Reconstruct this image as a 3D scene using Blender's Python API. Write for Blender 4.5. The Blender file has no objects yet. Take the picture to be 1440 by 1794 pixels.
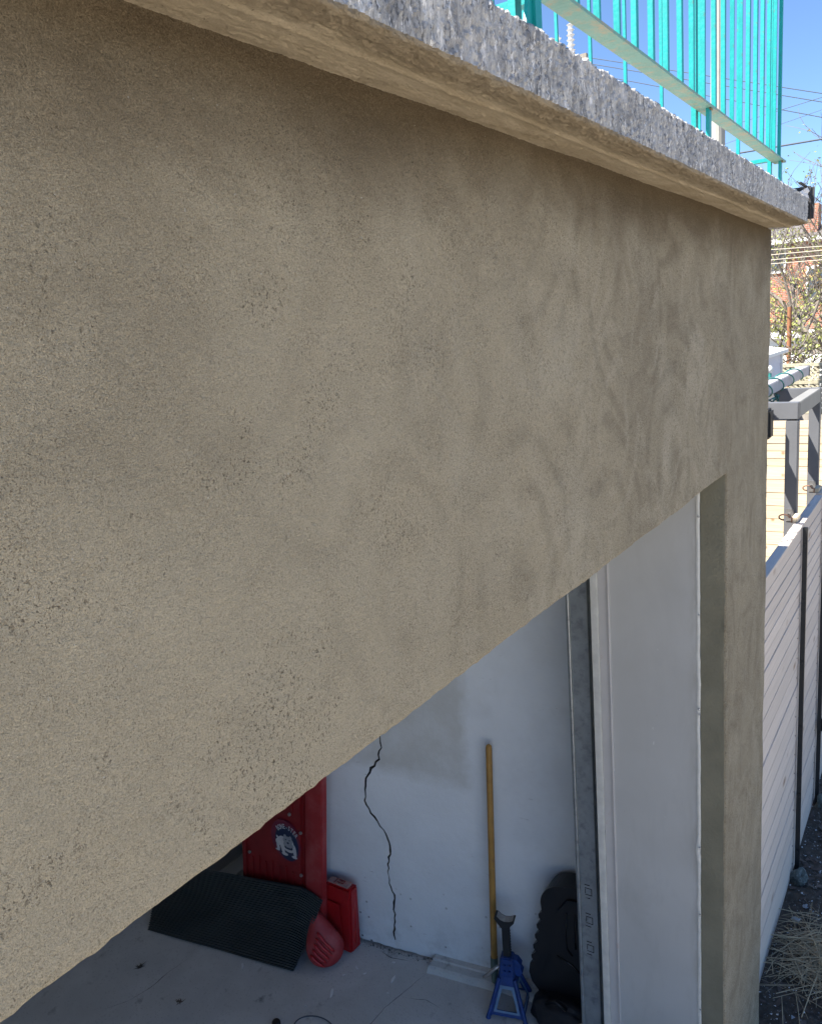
import bpy, bmesh, math, random
from mathutils import Vector, Matrix, noise
from mathutils.geometry import tessellate_polygon

random.seed(7)
S = bpy.context.scene
COL = S.collection

# ------------------------------------------------------------------ camera
cam_d = bpy.data.cameras.new('camera')
cam = bpy.data.objects.new('camera', cam_d)
COL.objects.link(cam)
rt = Vector((0.549738, -0.8316942, -0.0779288))
dn = Vector((-0.21764953, -0.05254323, -0.97461166))
fw = Vector((0.80648423, 0.55274223, -0.20990286))
cam.matrix_world = Matrix(((rt.x, -dn.x, -fw.x, 0), (rt.y, -dn.y, -fw.y, 0), (rt.z, -dn.z, -fw.z, 3.2), (0, 0, 0, 1)))
cam_d.sensor_fit = 'HORIZONTAL'
cam_d.sensor_width = 36
cam_d.lens = 35.4
cam_d.clip_start = 0.05
cam_d.clip_end = 2000
S.camera = cam

# ------------------------------------------------------------------ sky, sun, exposure
SUN_EL = math.radians(55)
to_sun = Vector((-0.77 * math.cos(SUN_EL), 0.64 * math.cos(SUN_EL), math.sin(SUN_EL))).normalized()
world = bpy.data.worlds.new('World')
S.world = world
world.use_nodes = True
wn = world.node_tree.nodes
wl = world.node_tree.links
sky = wn.new('ShaderNodeTexSky')
sky.sky_type = 'NISHITA'
sky.sun_disc = False
sky.sun_elevation = SUN_EL
sky.sun_rotation = math.atan2(to_sun.x, to_sun.y)
sky.altitude = 100
sky.air_density = 0.75
sky.dust_density = 0.0
sky.ozone_density = 6.0
bg = wn['Background']
bg.inputs['Strength'].default_value = 0.076
wl.new(sky.outputs[0], bg.inputs['Color'])

sun_d = bpy.data.lights.new('sun', 'SUN')
sun_d.energy = 5.0
sun_d.angle = math.radians(0.5)
sun_d.color = (1.0, 0.94, 0.85)
sun = bpy.data.objects.new('sun', sun_d)
COL.objects.link(sun)
sun.location = (0, 0, 12)
sun.rotation_euler = to_sun.to_track_quat('Z', 'Y').to_euler()

S.view_settings.view_transform = 'Standard'
S.view_settings.look = 'None'
S.view_settings.gamma = 1
S.view_settings.exposure = 1.74
S.view_settings.use_curve_mapping = False


# ------------------------------------------------------------------ material helpers
class NT:
    def __init__(self, name, rough=0.8, metallic=0.0, spec=0.5):
        self.m = bpy.data.materials.new(name)
        self.m.use_nodes = True
        self.t = self.m.node_tree
        self.b = self.t.nodes['Principled BSDF']
        self.b.inputs['Roughness'].default_value = rough
        self.b.inputs['Metallic'].default_value = metallic
        self.b.inputs['Specular IOR Level'].default_value = spec
        self.tc = self.t.nodes.new('ShaderNodeTexCoord')
        self.obj = self.tc.outputs['Object']
        self.height = None

    def link(self, a, b):
        self.t.links.new(a, b)

    def _set(self, sock, v):
        if hasattr(v, 'is_linked') or isinstance(v, bpy.types.NodeSocket):
            self.link(v, sock)
        elif isinstance(v, (tuple, list)) and len(v) == 3 and sock.type == 'RGBA':
            sock.default_value = (*v, 1)
        else:
            sock.default_value = v

    def mapping(self, scale=(1, 1, 1), rot=(0, 0, 0), loc=(0, 0, 0), vec=None):
        n = self.t.nodes.new('ShaderNodeMapping')
        n.inputs['Scale'].default_value = scale
        n.inputs['Rotation'].default_value = rot
        n.inputs['Location'].default_value = loc
        self.link(vec or self.obj, n.inputs[0])
        return n.outputs[0]

    def world_pos(self):
        return self.t.nodes.new('ShaderNodeNewGeometry').outputs['Position']

    def noise(self, scale, detail=3, rough=0.5, vec=None, dist=0.0, dim='3D'):
        n = self.t.nodes.new('ShaderNodeTexNoise')
        n.inputs['Scale'].default_value = scale
        n.inputs['Detail'].default_value = detail
        n.inputs['Roughness'].default_value = rough
        n.inputs['Distortion'].default_value = dist
        self.link(vec or self.obj, n.inputs['Vector'])
        return n.outputs[0]

    def voro(self, scale, feature='F1', vec=None, out='Distance', rand=1.0):
        n = self.t.nodes.new('ShaderNodeTexVoronoi')
        n.feature = feature
        n.inputs['Scale'].default_value = scale
        n.inputs['Randomness'].default_value = rand
        self.link(vec or self.obj, n.inputs['Vector'])
        return n.outputs[out]

    def ramp(self, fac, a, b, v0=0.0, v1=1.0):
        n = self.t.nodes.new('ShaderNodeMapRange')
        n.clamp = True
        self.link(fac, n.inputs[0])
        n.inputs[1].default_value = a
        n.inputs[2].default_value = b
        n.inputs[3].default_value = v0
        n.inputs[4].default_value = v1
        return n.outputs[0]

    def math(self, op, a, b=0.0):
        n = self.t.nodes.new('ShaderNodeMath')
        n.operation = op
        self._set(n.inputs[0], a)
        self._set(n.inputs[1], b)
        return n.outputs[0]

    def mix(self, fac, a, b, mode='MIX'):
        n = self.t.nodes.new('ShaderNodeMix')
        n.data_type = 'RGBA'
        n.blend_type = mode
        self._set(n.inputs[0], fac)
        self._set(n.inputs[6], a)
        self._set(n.inputs[7], b)
        return n.outputs[2]

    def sep(self, vec):
        n = self.t.nodes.new('ShaderNodeSeparateXYZ')
        self.link(vec, n.inputs[0])
        return n.outputs

    def random(self):
        return self.t.nodes.new('ShaderNodeObjectInfo').outputs['Random']

    def color(self, c):
        self._set(self.b.inputs['Base Color'], c)

    def rough(self, r):
        self._set(self.b.inputs['Roughness'], r)

    def bump(self, h, dist=0.003, strength=1.0):
        n = self.t.nodes.new('ShaderNodeBump')
        n.inputs['Distance'].default_value = dist
        n.inputs['Strength'].default_value = strength
        self.link(h, n.inputs['Height'])
        if self.height is not None:
            self.link(self.height, n.inputs['Normal'])
        self.height = n.outputs[0]
        self.link(n.outputs[0], self.b.inputs['Normal'])


def simple(name, c, rough=0.7, metallic=0.0, var=0.12, scale=8, bump=0.0, bscale=60, c2=None, patch=(0.5, 0.65), spec=0.5):
    n = NT(name, rough, metallic, spec)
    f = n.ramp(n.noise(scale, 4, 0.6), 0.3, 0.7)
    d = tuple(max(0, v * (1 - var * 2)) for v in c)
    out = n.mix(f, d, c)
    if c2:
        f2 = n.ramp(n.noise(scale * 2.3, 5, 0.7), patch[0], patch[1])
        out = n.mix(f2, out, c2)
    n.color(out)
    if bump:
        n.bump(n.noise(bscale, 4, 0.6), bump)
    return n.m


# ---- stucco of the facade
def mat_stucco():
    n = NT('stucco', 0.95, spec=0.15)
    p = n.world_pos()
    x, y_, z = n.sep(p)[0:3]
    base = n.mix(n.ramp(n.noise(1.6, 4, 0.55, p, 0.4), 0.33, 0.68), (0.56, 0.475, 0.335), (0.64, 0.55, 0.395))
    far = n.ramp(x, 0.55, 1.9, 0.20, 1.0)
    # browner cloud, stronger towards the far end
    base = n.mix(n.math('MULTIPLY', far, n.ramp(n.noise(1.7, 5, 0.6, n.mapping(loc=(9, 0, 5), vec=p), 0.5), 0.36, 0.62, 0.45, 0.9)), base, (0.335, 0.282, 0.200))
    # curved trowel swirls: arcs round scattered centres, broken up by noise
    for k, (sc_, fr, lo, hi, col, amt) in enumerate(((2.6, 40.0, -0.1, 1.0, (0.190, 0.155, 0.108), 0.62), (3.7, 50.0, 0.1, 1.0, (0.60, 0.53, 0.41), 0.50), (1.3, 15.0, -0.3, 1.0, (0.66, 0.59, 0.46), 0.50))):
        mp = n.mapping((1.0, 0.0, 0.85), loc=(3.1 * k, 0, 1.7 * k), vec=p)
        wob = n.t.nodes.new('ShaderNodeVectorMath')
        wob.operation = 'MULTIPLY_ADD'
        nt = n.t.nodes.new('ShaderNodeTexNoise')
        nt.inputs['Scale'].default_value = 4.0
        nt.inputs['Detail'].default_value = 3
        n.link(mp, nt.inputs['Vector'])
        n.link(nt.outputs['Color'], wob.inputs[0])
        wob.inputs[1].default_value = (0.17, 0, 0.17)
        n.link(mp, wob.inputs[2])
        d = n.voro(sc_, vec=wob.outputs[0])
        arcs = n.math('SINE', n.math('MULTIPLY', n.math('DIVIDE', d, sc_ * 0.45), fr))
        patch = n.ramp(n.noise(5.0, 4, 0.6, n.mapping(loc=(k * 5, 0, 2), vec=p), 0.8), 0.42, 0.56)
        base = n.mix(n.math('MULTIPLY', n.math('MULTIPLY', n.ramp(arcs, lo, hi), patch), n.math('MULTIPLY', far, amt)), base, col)
    base = n.mix(n.ramp(x, 2.3, 2.75, 0, 0.38), base, (0.27, 0.228, 0.160))
    # short vertical strokes on the pier and near the corner
    st = n.noise(16, 5, 0.65, n.mapping((1.6, 1, 0.28), (0, 0.22, 0), vec=p), 1.0)
    base = n.mix(n.math('MULTIPLY', n.ramp(st, 0.55, 0.68), n.math('MULTIPLY', n.ramp(x, 1.8, 2.8), 0.5)), base, (0.54, 0.48, 0.37))
    # brown damp in loose patches, plus the slab's shade painted in below it
    damp_shade = n.math('ADD', n.math('MULTIPLY', n.noise(2.6, 5, 0.6, n.mapping((0.8, 1, 1.2), loc=(3, 0, 1), vec=p), 0.6), 0.62),
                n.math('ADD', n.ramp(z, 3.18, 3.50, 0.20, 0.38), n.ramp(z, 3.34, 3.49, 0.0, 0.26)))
    base = n.mix(n.ramp(damp_shade, 0.57, 0.92, 0, 0.90), base, (0.120, 0.084, 0.048))
    # sand grains and open pores, many small, in drifts
    drift = n.ramp(n.noise(4.2, 5, 0.68, p, 0.5), 0.38, 0.62, 0.12, 1.0)
    n1 = n.noise(560, 2, 0.55, n.mapping((1, 1, 0.8), vec=p), 0.5)
    pit = n.math('MULTIPLY', n.ramp(n1, 0.44, 0.365), drift)
    n2 = n.noise(260, 3, 0.6, n.mapping(loc=(7, 0, 3), vec=p), 0.8)
    pit2 = n.math('MULTIPLY', n.ramp(n2, 0.35, 0.30), n.ramp(drift, 0.1, 0.9, 0.35, 1.0))
    n4 = n.noise(150, 4, 0.7, n.mapping(loc=(2, 0, 8), vec=p), 0.6)
    pit4 = n.math('MULTIPLY', n.ramp(n4, 0.46, 0.37), n.math('MULTIPLY', far, 0.85))
    n5 = n.noise(330, 2, 0.5, n.mapping((1, 1, 0.8), loc=(5, 0, 5), vec=p), 0.7)
    drift2 = n.ramp(n.noise(6.5, 6, 0.75, n.mapping(loc=(8, 0, 1), vec=p), 0.6), 0.47, 0.60)
    pit5 = n.math('MULTIPLY', n.ramp(n5, 0.445, 0.37), drift2)
    allp = n.math('MAXIMUM', n.math('MAXIMUM', n.math('MAXIMUM', pit, pit2), pit4), pit5)
    base = n.mix(n.math('MULTIPLY', allp, 0.92), base, (0.105, 0.080, 0.050))
    n3 = n.noise(700, 3, 0.75, p)
    lit_ = n.mix(n.ramp(damp_shade, 0.6, 0.85, 0, 0.75), (0.76, 0.67, 0.50), (0.27, 0.20, 0.125))
    base = n.mix(n.ramp(n3, 0.42, 0.66, 0, 0.6), base, lit_)
    base = n.mix(n.ramp(n3, 0.47, 0.30, 0, 0.36), base, (0.20, 0.163, 0.108))
    base = n.mix(n.ramp(n.noise(260, 1, 0.5, n.mapping(loc=(1, 2, 9), vec=p)), 0.785, 0.81, 0, 0.8), base, (0.72, 0.70, 0.64))
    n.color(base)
    n.bump(n.noise(520, 3, 0.75, p), 0.0020, 1.0)
    n.bump(n.math('SUBTRACT', 1.0, allp), 0.0020, 1.0)
    n.bump(n.math('MULTIPLY', n.noise(85, 4, 0.72, n.mapping(loc=(0, 0, 6), vec=p)), far), 0.0085, 1.0)
    n.bump(n.math('MULTIPLY', n.noise(130, 5, 0.7, p), n.ramp(damp_shade, 0.5, 0.9, 0.6, 1.0)), 0.0075, 1.0)
    return n.m


def mat_soffit():
    n = NT('fresh_cement', 0.95, spec=0.15)
    p = n.world_pos()
    x, y_, z = n.sep(p)[0:3]
    st = n.noise(7, 5, 0.6, n.mapping((1, 3.0, 3), vec=p), 0.4)
    base = n.mix(n.ramp(st, 0.34, 0.66), (0.47, 0.385, 0.265), (0.64, 0.545, 0.40))
    # the outer third is older, browner and flakier
    outer = n.ramp(n.math('ADD', y_, n.math('MULTIPLY', n.math('SUBTRACT', n.noise(14, 4, 0.6, p), 0.5), 0.05)), 0.522, 0.500)
    base = n.mix(n.math('MULTIPLY', outer, 0.6), base, (0.33, 0.265, 0.185))
    wallside = n.ramp(y_, 0.552, 0.575)
    rough = n.math('ADD', n.math('MAXIMUM', n.math('MULTIPLY', outer, 0.85), n.math('MULTIPLY', wallside, 0.6)), 0.15)
    base = n.mix(n.ramp(n.noise(600, 3, 0.7, p), 0.4, 0.75, 0, 0.35), base, (0.24, 0.195, 0.14))
    base = n.mix(n.ramp(n.noise(240, 3, 0.6, p), 0.34, 0.28, 0, 0.7), base, (0.12, 0.095, 0.06))
    n.color(base)
    n.bump(n.noise(300, 4, 0.8, p), 0.0035, 1.0)
    n.bump(n.noise(110, 6, 0.75, n.mapping((0.7, 1.5, 1.5), (0, 0, -0.4), vec=p), 0.2), 0.0055, 1.0)
    fk = n.noise(40, 6, 0.75, n.mapping((0.55, 2.2, 2.2), (0, 0, -0.35), vec=p), 0.3)
    n.bump(n.math('MULTIPLY', n.ramp(fk, 0.58, 0.545), rough), 0.0030, 1.0)
    fk2 = n.noise(75, 5, 0.75, n.mapping((0.55, 2.4, 2.4), (0, 0, -0.55), loc=(4, 1, 0), vec=p), 0.3)
    n.bump(n.math('MULTIPLY', n.ramp(fk2, 0.60, 0.56), rough), 0.0020, 1.0)
    return n.m


def mat_fascia():
    n = NT('old_concrete', 0.85, spec=0.3)
    p = n.world_pos()
    a = n.noise(26, 6, 0.72, n.mapping((1, 1, 0.5), (0, 0.6, 0), vec=p), 0.7)
    base = n.mix(n.ramp(a, 0.38, 0.62), (0.24, 0.24, 0.245), (0.56, 0.555, 0.55))
    b = n.noise(95, 5, 0.78, n.mapping((1.6, 1, 0.32), (0, 0.72, 0), vec=p), 0.3)
    base = n.mix(n.ramp(b, 0.535, 0.62, 0, 0.9), base, (0.84, 0.83, 0.83))
    c = n.noise(130, 4, 0.7, n.mapping((1.6, 1, 0.3), (0, 0.66, 0), (3, 0, 0), vec=p), 0.2)
    base = n.mix(n.ramp(c, 0.555, 0.64, 0, 0.85), base, (0.075, 0.08, 0.09))
    big = n.noise(4.0, 3, 0.6, n.mapping(loc=(5, 0, 2), vec=p))
    base = n.mix(n.ramp(big, 0.5, 0.68, 0, 0.4), base, (0.47, 0.46, 0.46))
    n.color(base)
    n.bump(b, 0.004, 1.0)
    n.bump(c, 0.0035, 0.8)
    n.bump(n.noise(340, 3, 0.7, p), 0.0018, 0.8)
    return n.m


def mat_side_wall():
    n = NT('white_painted_plaster', 0.75, spec=0.3)
    p = n.world_pos()
    x, y, z = n.sep(p)[0:3]
    ed = n.math('MULTIPLY', n.math('SUBTRACT', n.noise(14, 4, 0.6, p), 0.5), 0.10)
    a = n.math('MULTIPLY', n.ramp(n.math('ADD', y, ed), 1.83, 1.90), n.ramp(n.math('ADD', n.math('SUBTRACT', z, n.math('MULTIPLY', n.math('SUBTRACT', y, 1.84), 0.06)), ed), 1.01, 1.09))
    base = n.mix(n.ramp(n.noise(2.2, 5, 0.6, p), 0.35, 0.7), (0.70, 0.735, 0.76), (0.78, 0.82, 0.85))
    wear = n.ramp(n.noise(3.1, 5, 0.65, n.mapping(loc=(1, 4, 2), vec=p)), 0.5, 0.72, 0, 0.35)
    base = n.mix(wear, base, (0.56, 0.58, 0.59))
    base = n.mix(n.math('MULTIPLY', a, n.ramp(n.noise(5, 5, 0.7, p), 0.25, 0.6, 0.4, 0.9)), base, (0.56, 0.57, 0.55))
    scr = n.noise(16, 5, 0.75, n.mapping((1, 0.5, 3.0), vec=p), 0.4)
    base = n.mix(n.ramp(scr, 0.66, 0.74, 0, 0.7), base, (0.16, 0.16, 0.17))
    spot = n.voro(26, vec=p)
    low = n.ramp(z, 0.55, 0.05)
    vv = n.sep(n.voro(26, vec=p, out='Color'))
    base = n.mix(n.math('MULTIPLY', n.ramp(n.noise(8, 6, 0.7, p), 0.45, 0.7), n.ramp(z, 0.35, 0.0, 0, 0.5)), base, (0.34, 0.34, 0.33))
    base = n.mix(n.math('MULTIPLY', n.math('MULTIPLY', n.ramp(spot, 0.22, 0.12), n.ramp(vv[0], 0.78, 0.82)), low), base, (0.12, 0.12, 0.12))
    n.color(base)
    n.bump(n.noise(30, 4, 0.6, p), 0.004, 0.6)
    n.bump(n.noise(220, 3, 0.6, p), 0.001, 0.6)
    return n.m


def mat_floor():
    n = NT('worn_concrete_floor', 0.8, spec=0.3)
    p = n.world_pos()
    a = n.noise(2.6, 6, 0.65, p, 0.5)
    base = n.mix(n.ramp(a, 0.3, 0.7), (0.49, 0.49, 0.47), (0.64, 0.635, 0.61))
    st = n.ramp(n.noise(7, 5, 0.7, n.mapping(loc=(2, 1, 0), vec=p)), 0.60, 0.74, 0, 0.7)
    base = n.mix(st, base, (0.08, 0.08, 0.08))
    v = n.sep(n.voro(160, vec=p, out='Color'))
    base = n.mix(n.ramp(v[0], 0.93, 0.97, 0, 0.6), base, (0.42, 0.41, 0.39))
    n.color(base)
    n.bump(n.noise(60, 5, 0.65, p), 0.003, 0.6)
    return n.m


def mat_wood(name, light, dark, knots=True, grain=(1.0, 14, 40), axis='Z'):
    n = NT(name, 0.75, spec=0.25)
    r = n.random()
    off = n.t.nodes.new('ShaderNodeCombineXYZ')
    n.link(n.math('MULTIPLY', r, 37.0), off.inputs[0])
    n.link(n.math('MULTIPLY', r, 19.0), off.inputs[1])
    add = n.t.nodes.new('ShaderNodeVectorMath')
    n.link(n.obj, add.inputs[0])
    n.link(off.outputs[0], add.inputs[1])
    v = add.outputs[0]
    g = n.noise(3.0, 4, 0.6, n.mapping(grain, vec=v), 0.6)
    base = n.mix(n.ramp(g, 0.35, 0.65), dark, light)
    tone = n.ramp(r, 0, 1, 0.0, 0.35)
    base = n.mix(tone, base, tuple(0.72 * c for c in dark))
    if knots:
        k = n.voro(2.6, vec=n.mapping((1, 2.4, 2.4), vec=v))
        base = n.mix(n.ramp(k, 0.16, 0.05, 0, 0.75), base, (0.22, 0.115, 0.05))
    n.color(base)
    n.bump(g, 0.0015, 0.5)
    return n.m


M = {}
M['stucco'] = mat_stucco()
M['cement'] = mat_soffit()
M['concrete'] = mat_fascia()
M['side'] = mat_side_wall()
M['floor'] = mat_floor()
M['drive'] = simple('driveway_concrete', (0.60, 0.545, 0.46), 0.9, var=0.12, scale=3, bump=0.003, bscale=90)
M['inner'] = simple('plain_plaster', (0.55, 0.55, 0.54), 0.85, var=0.08, scale=2)
M['dark_hole'] = simple('crack_depth', (0.05, 0.05, 0.05), 0.95)
M['teal'] = simple('teal_paint', (0.0, 0.30, 0.29), 0.45, var=0.10, scale=14, bump=0.001, bscale=60, c2=(0.07, 0.14, 0.11), patch=(0.64, 0.74))
M['teal_worn'] = simple('worn_teal_paint', (0.16, 0.33, 0.27), 0.6, var=0.1, scale=12, bump=0.0015, bscale=80, c2=(0.30, 0.27, 0.18), patch=(0.48, 0.66))
M['panel'] = simple('painted_sheet_metal', (0.50, 0.515, 0.51), 0.42, var=0.045, scale=1.5, bump=0.0008, bscale=4, c2=(0.45, 0.455, 0.45), patch=(0.6, 0.8))
def mat_panel():
    n = NT('painted_sheet_metal', 0.42)
    p = n.world_pos()
    x, y_, z = n.sep(p)[0:3]
    base = n.mix(n.ramp(n.noise(1.5, 4, 0.6, p), 0.35, 0.65), (0.455, 0.45, 0.43), (0.52, 0.515, 0.495))
    dirt = n.math('MULTIPLY', n.ramp(n.noise(5, 6, 0.7, n.mapping((1, 1.6, 0.5), vec=p), 0.5), 0.48, 0.72), n.ramp(z, 2.0, 0.3, 0.25, 0.6))
    base = n.mix(dirt, base, (0.37, 0.365, 0.34))
    edge = n.math('MULTIPLY', n.ramp(y_, 0.735, 0.70), n.ramp(n.noise(20, 4, 0.6, n.mapping((1, 1, 0.3), vec=p)), 0.45, 0.65, 0.0, 0.6))
    base = n.mix(edge, base, (0.34, 0.32, 0.27))
    base = n.mix(n.ramp(n.noise(60, 3, 0.6, n.mapping((1, 1, 0.7), vec=p)), 0.74, 0.77, 0, 0.7), base, (0.18, 0.17, 0.16))
    base = n.mix(n.ramp(n.noise(34, 2, 0.5, n.mapping((1, 1.5, 0.5), loc=(0, 4, 4), vec=p)), 0.76, 0.78, 0, 0.5), base, (0.75, 0.75, 0.73))
    n.color(base)
    n.bump(n.noise(3.0, 3, 0.5, p), 0.006, 0.5)
    return n.m


M['panel'] = mat_panel()
M['trim'] = simple('white_vinyl_trim', (0.56, 0.54, 0.52), 0.5, var=0.06, scale=6, c2=(0.50, 0.40, 0.36), patch=(0.62, 0.8))
M['caulk'] = simple('white_caulk', (0.66, 0.65, 0.60), 0.6, var=0.1, scale=20, bump=0.002, bscale=60)
M['galv'] = simple('galvanised_steel', (0.42, 0.45, 0.46), 0.40, metallic=0.55, var=0.15, scale=9, c2=(0.22, 0.24, 0.25), patch=(0.5, 0.7), bump=0.0006)
M['chrome'] = simple('bright_screw_steel', (0.7, 0.7, 0.7), 0.25, metallic=1, var=0.02)
M['red'] = simple('red_plastic', (0.23, 0.012, 0.014), 0.38, var=0.12, scale=10, c2=(0.34, 0.03, 0.03), patch=(0.55, 0.75))
M['red_box'] = simple('bright_red_plastic', (0.40, 0.010, 0.014), 0.42, var=0.08, scale=7, c2=(0.50, 0.03, 0.03), patch=(0.58, 0.8))
M['red_dust'] = simple('dusty_red_plastic', (0.34, 0.022, 0.026), 0.55, var=0.12, scale=4, c2=(0.36, 0.085, 0.085), patch=(0.45, 0.8))
M['scuff'] = simple('scuffed_grey_plastic', (0.42, 0.27, 0.25), 0.7, var=0.1, scale=20, c2=(0.5, 0.06, 0.05), patch=(0.55, 0.65))
M['navy'] = simple('navy_print', (0.012, 0.025, 0.07), 0.4, var=0.1)
M['print'] = simple('pale_print', (0.52, 0.53, 0.55), 0.45, var=0.08, scale=40)
M['print_grey'] = simple('grey_print', (0.28, 0.30, 0.33), 0.45, var=0.08, scale=40)
M['print_red'] = simple('maroon_print', (0.16, 0.02, 0.045), 0.4, var=0.08)
M['rubber'] = simple('black_ribbed_rubber', (0.050, 0.062, 0.066), 0.42, var=0.2, scale=5, c2=(0.06, 0.07, 0.075), patch=(0.55, 0.8))
M['black_pl'] = simple('black_plastic', (0.010, 0.010, 0.012), 0.45, var=0.15)
M['black'] = simple('black_steel', (0.018, 0.020, 0.022), 0.45, var=0.15, scale=12)
M['blue'] = simple('blue_enamel', (0.012, 0.055, 0.24), 0.5, var=0.2, scale=25, c2=(0.06, 0.07, 0.09), patch=(0.58, 0.68))
M['blue_pale'] = simple('faded_blue_enamel', (0.16, 0.27, 0.42), 0.5, var=0.12, scale=30)
M['silver'] = simple('worn_bare_steel', (0.45, 0.44, 0.43), 0.4, metallic=0.8, var=0.15, scale=40)
M['stick'] = simple('varnished_broomstick_wood', (0.46, 0.25, 0.06), 0.5, var=0.18, scale=12, c2=(0.30, 0.16, 0.05), patch=(0.55, 0.7))
M['ferrule'] = simple('green_steel_ferrule', (0.14, 0.20, 0.18), 0.5, metallic=0.3, var=0.1)
M['plank'] = mat_wood('new_cedar_planks', (0.60, 0.52, 0.39), (0.50, 0.41, 0.28), grain=(14, 1.0, 40))
M['plank_side'] = mat_wood('pale_grey_planks', (0.74, 0.64, 0.55), (0.63, 0.54, 0.46), grain=(1.0, 14, 40))
M['old_wood'] = mat_wood('weathered_boards', (0.36, 0.33, 0.28), (0.24, 0.21, 0.18), knots=False, grain=(10, 10, 1))
M['lattice'] = mat_wood('weathered_lattice', (0.50, 0.46, 0.33), (0.34, 0.31, 0.22), knots=False, grain=(8, 8, 8))
M['greysteel'] = simple('grey_powder_coat', (0.13, 0.135, 0.148), 0.5, var=0.08, scale=5)
M['beam'] = simple('white_grey_beam', (0.42, 0.41, 0.44), 0.55, var=0.1, scale=8)
M['siding'] = simple('pale_siding', (0.62, 0.63, 0.70), 0.7, var=0.05, scale=3)
M['white'] = simple('white_paint', (0.80, 0.80, 0.78), 0.6, var=0.05, scale=4)
M['shingle'] = simple('grey_shingles', (0.16, 0.15, 0.15), 0.9, var=0.2, scale=15)
M['cable'] = simple('dark_cable', (0.07, 0.09, 0.12), 0.6)
M['cable_pale'] = simple('pale_cable', (0.62, 0.56, 0.46), 0.6)
M['cord'] = simple('teal_green_cord', (0.03, 0.22, 0.20), 0.5)
M['bulb'] = simple('clear_grey_glass_bulb', (0.45, 0.47, 0.48), 0.12, var=0.05)
M['pole'] = simple('pale_grey_pole', (0.36, 0.355, 0.32), 0.8, var=0.1, scale=6)
M['porcelain'] = simple('white_porcelain', (0.75, 0.75, 0.74), 0.3, var=0.03)
M['bark'] = simple('greenish_bark', (0.24, 0.20, 0.13), 0.9, var=0.25, scale=12, bump=0.01, bscale=30)
M['twig'] = simple('grey_twig', (0.20, 0.17, 0.14), 0.9, var=0.2, scale=4)
M['soil'] = simple('dark_garden_soil', (0.11, 0.088, 0.066), 0.95, var=0.25, scale=18, bump=0.02, bscale=50, c2=(0.17, 0.15, 0.13), patch=(0.56, 0.66))
M['ground'] = simple('bare_yard_ground', (0.22, 0.18, 0.12), 0.95, var=0.2, scale=1.5, bump=0.02, bscale=12)
M['stone'] = simple('mossy_stone', (0.14, 0.16, 0.14), 0.9, var=0.25, scale=15, bump=0.008, bscale=40, c2=(0.26, 0.27, 0.25), patch=(0.5, 0.65))
M['chip'] = simple('white_paint_chip', (0.78, 0.78, 0.76), 0.6, var=0.06)
M['pebble'] = simple('pale_pebble', (0.42, 0.45, 0.47), 0.7, var=0.2, scale=30)
M['straw'] = simple('dry_straw', (0.56, 0.44, 0.27), 0.8, var=0.2, scale=20)
M['deadleaf'] = simple('dead_leaf', (0.14, 0.105, 0.085), 0.85, var=0.25, scale=20)
M['bitumen'] = simple('black_bitumen_flashing', (0.035, 0.035, 0.04), 0.6, var=0.2, scale=30, bump=0.003, bscale=80)
M['membrane'] = simple('torn_white_membrane', (0.85, 0.84, 0.84), 0.7, var=0.15, scale=40, bump=0.004, bscale=90, c2=(0.12, 0.11, 0.12), patch=(0.60, 0.66))
M['window'] = simple('window_glass', (0.06, 0.08, 0.10), 0.1, var=0.05)


def leaf_mat(name, c, c2):
    n = NT(name, 0.6)
    w = n.noise(2.0, 3, 0.6, n.world_pos())
    n.color(n.mix(n.ramp(w, 0.35, 0.65), c, c2))
    n.b.inputs['Subsurface Weight'].default_value = 0.0
    return n.m


M['leaf'] = leaf_mat('spring_buds', (0.28, 0.31, 0.07), (0.19, 0.21, 0.06))
M['leaf2'] = leaf_mat('orange_buds', (0.38, 0.22, 0.08), (0.26, 0.20, 0.07))


def mat_brick():
    n = NT('orange_brickwork', 0.85)
    b = n.t.nodes.new('ShaderNodeTexBrick')
    b.inputs['Color1'].default_value = (0.40, 0.12, 0.06, 1)
    b.inputs['Color2'].default_value = (0.32, 0.10, 0.06, 1)
    b.inputs['Mortar'].default_value = (0.40, 0.33, 0.27, 1)
    b.inputs['Scale'].default_value = 1.0
    b.inputs['Brick Width'].default_value = 0.22
    b.inputs['Row Height'].default_value = 0.075
    b.inputs['Mortar Size'].default_value = 0.01
    s = n.sep(n.world_pos())
    c = n.t.nodes.new('ShaderNodeCombineXYZ')
    n.link(n.math('ADD', s[0], s[1]), c.inputs[0])
    n.link(s[2], c.inputs[1])
    n.link(c.outputs[0], b.inputs['Vector'])
    n.color(b.outputs[0])
    return n.m


M['brick'] = mat_brick()


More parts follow.
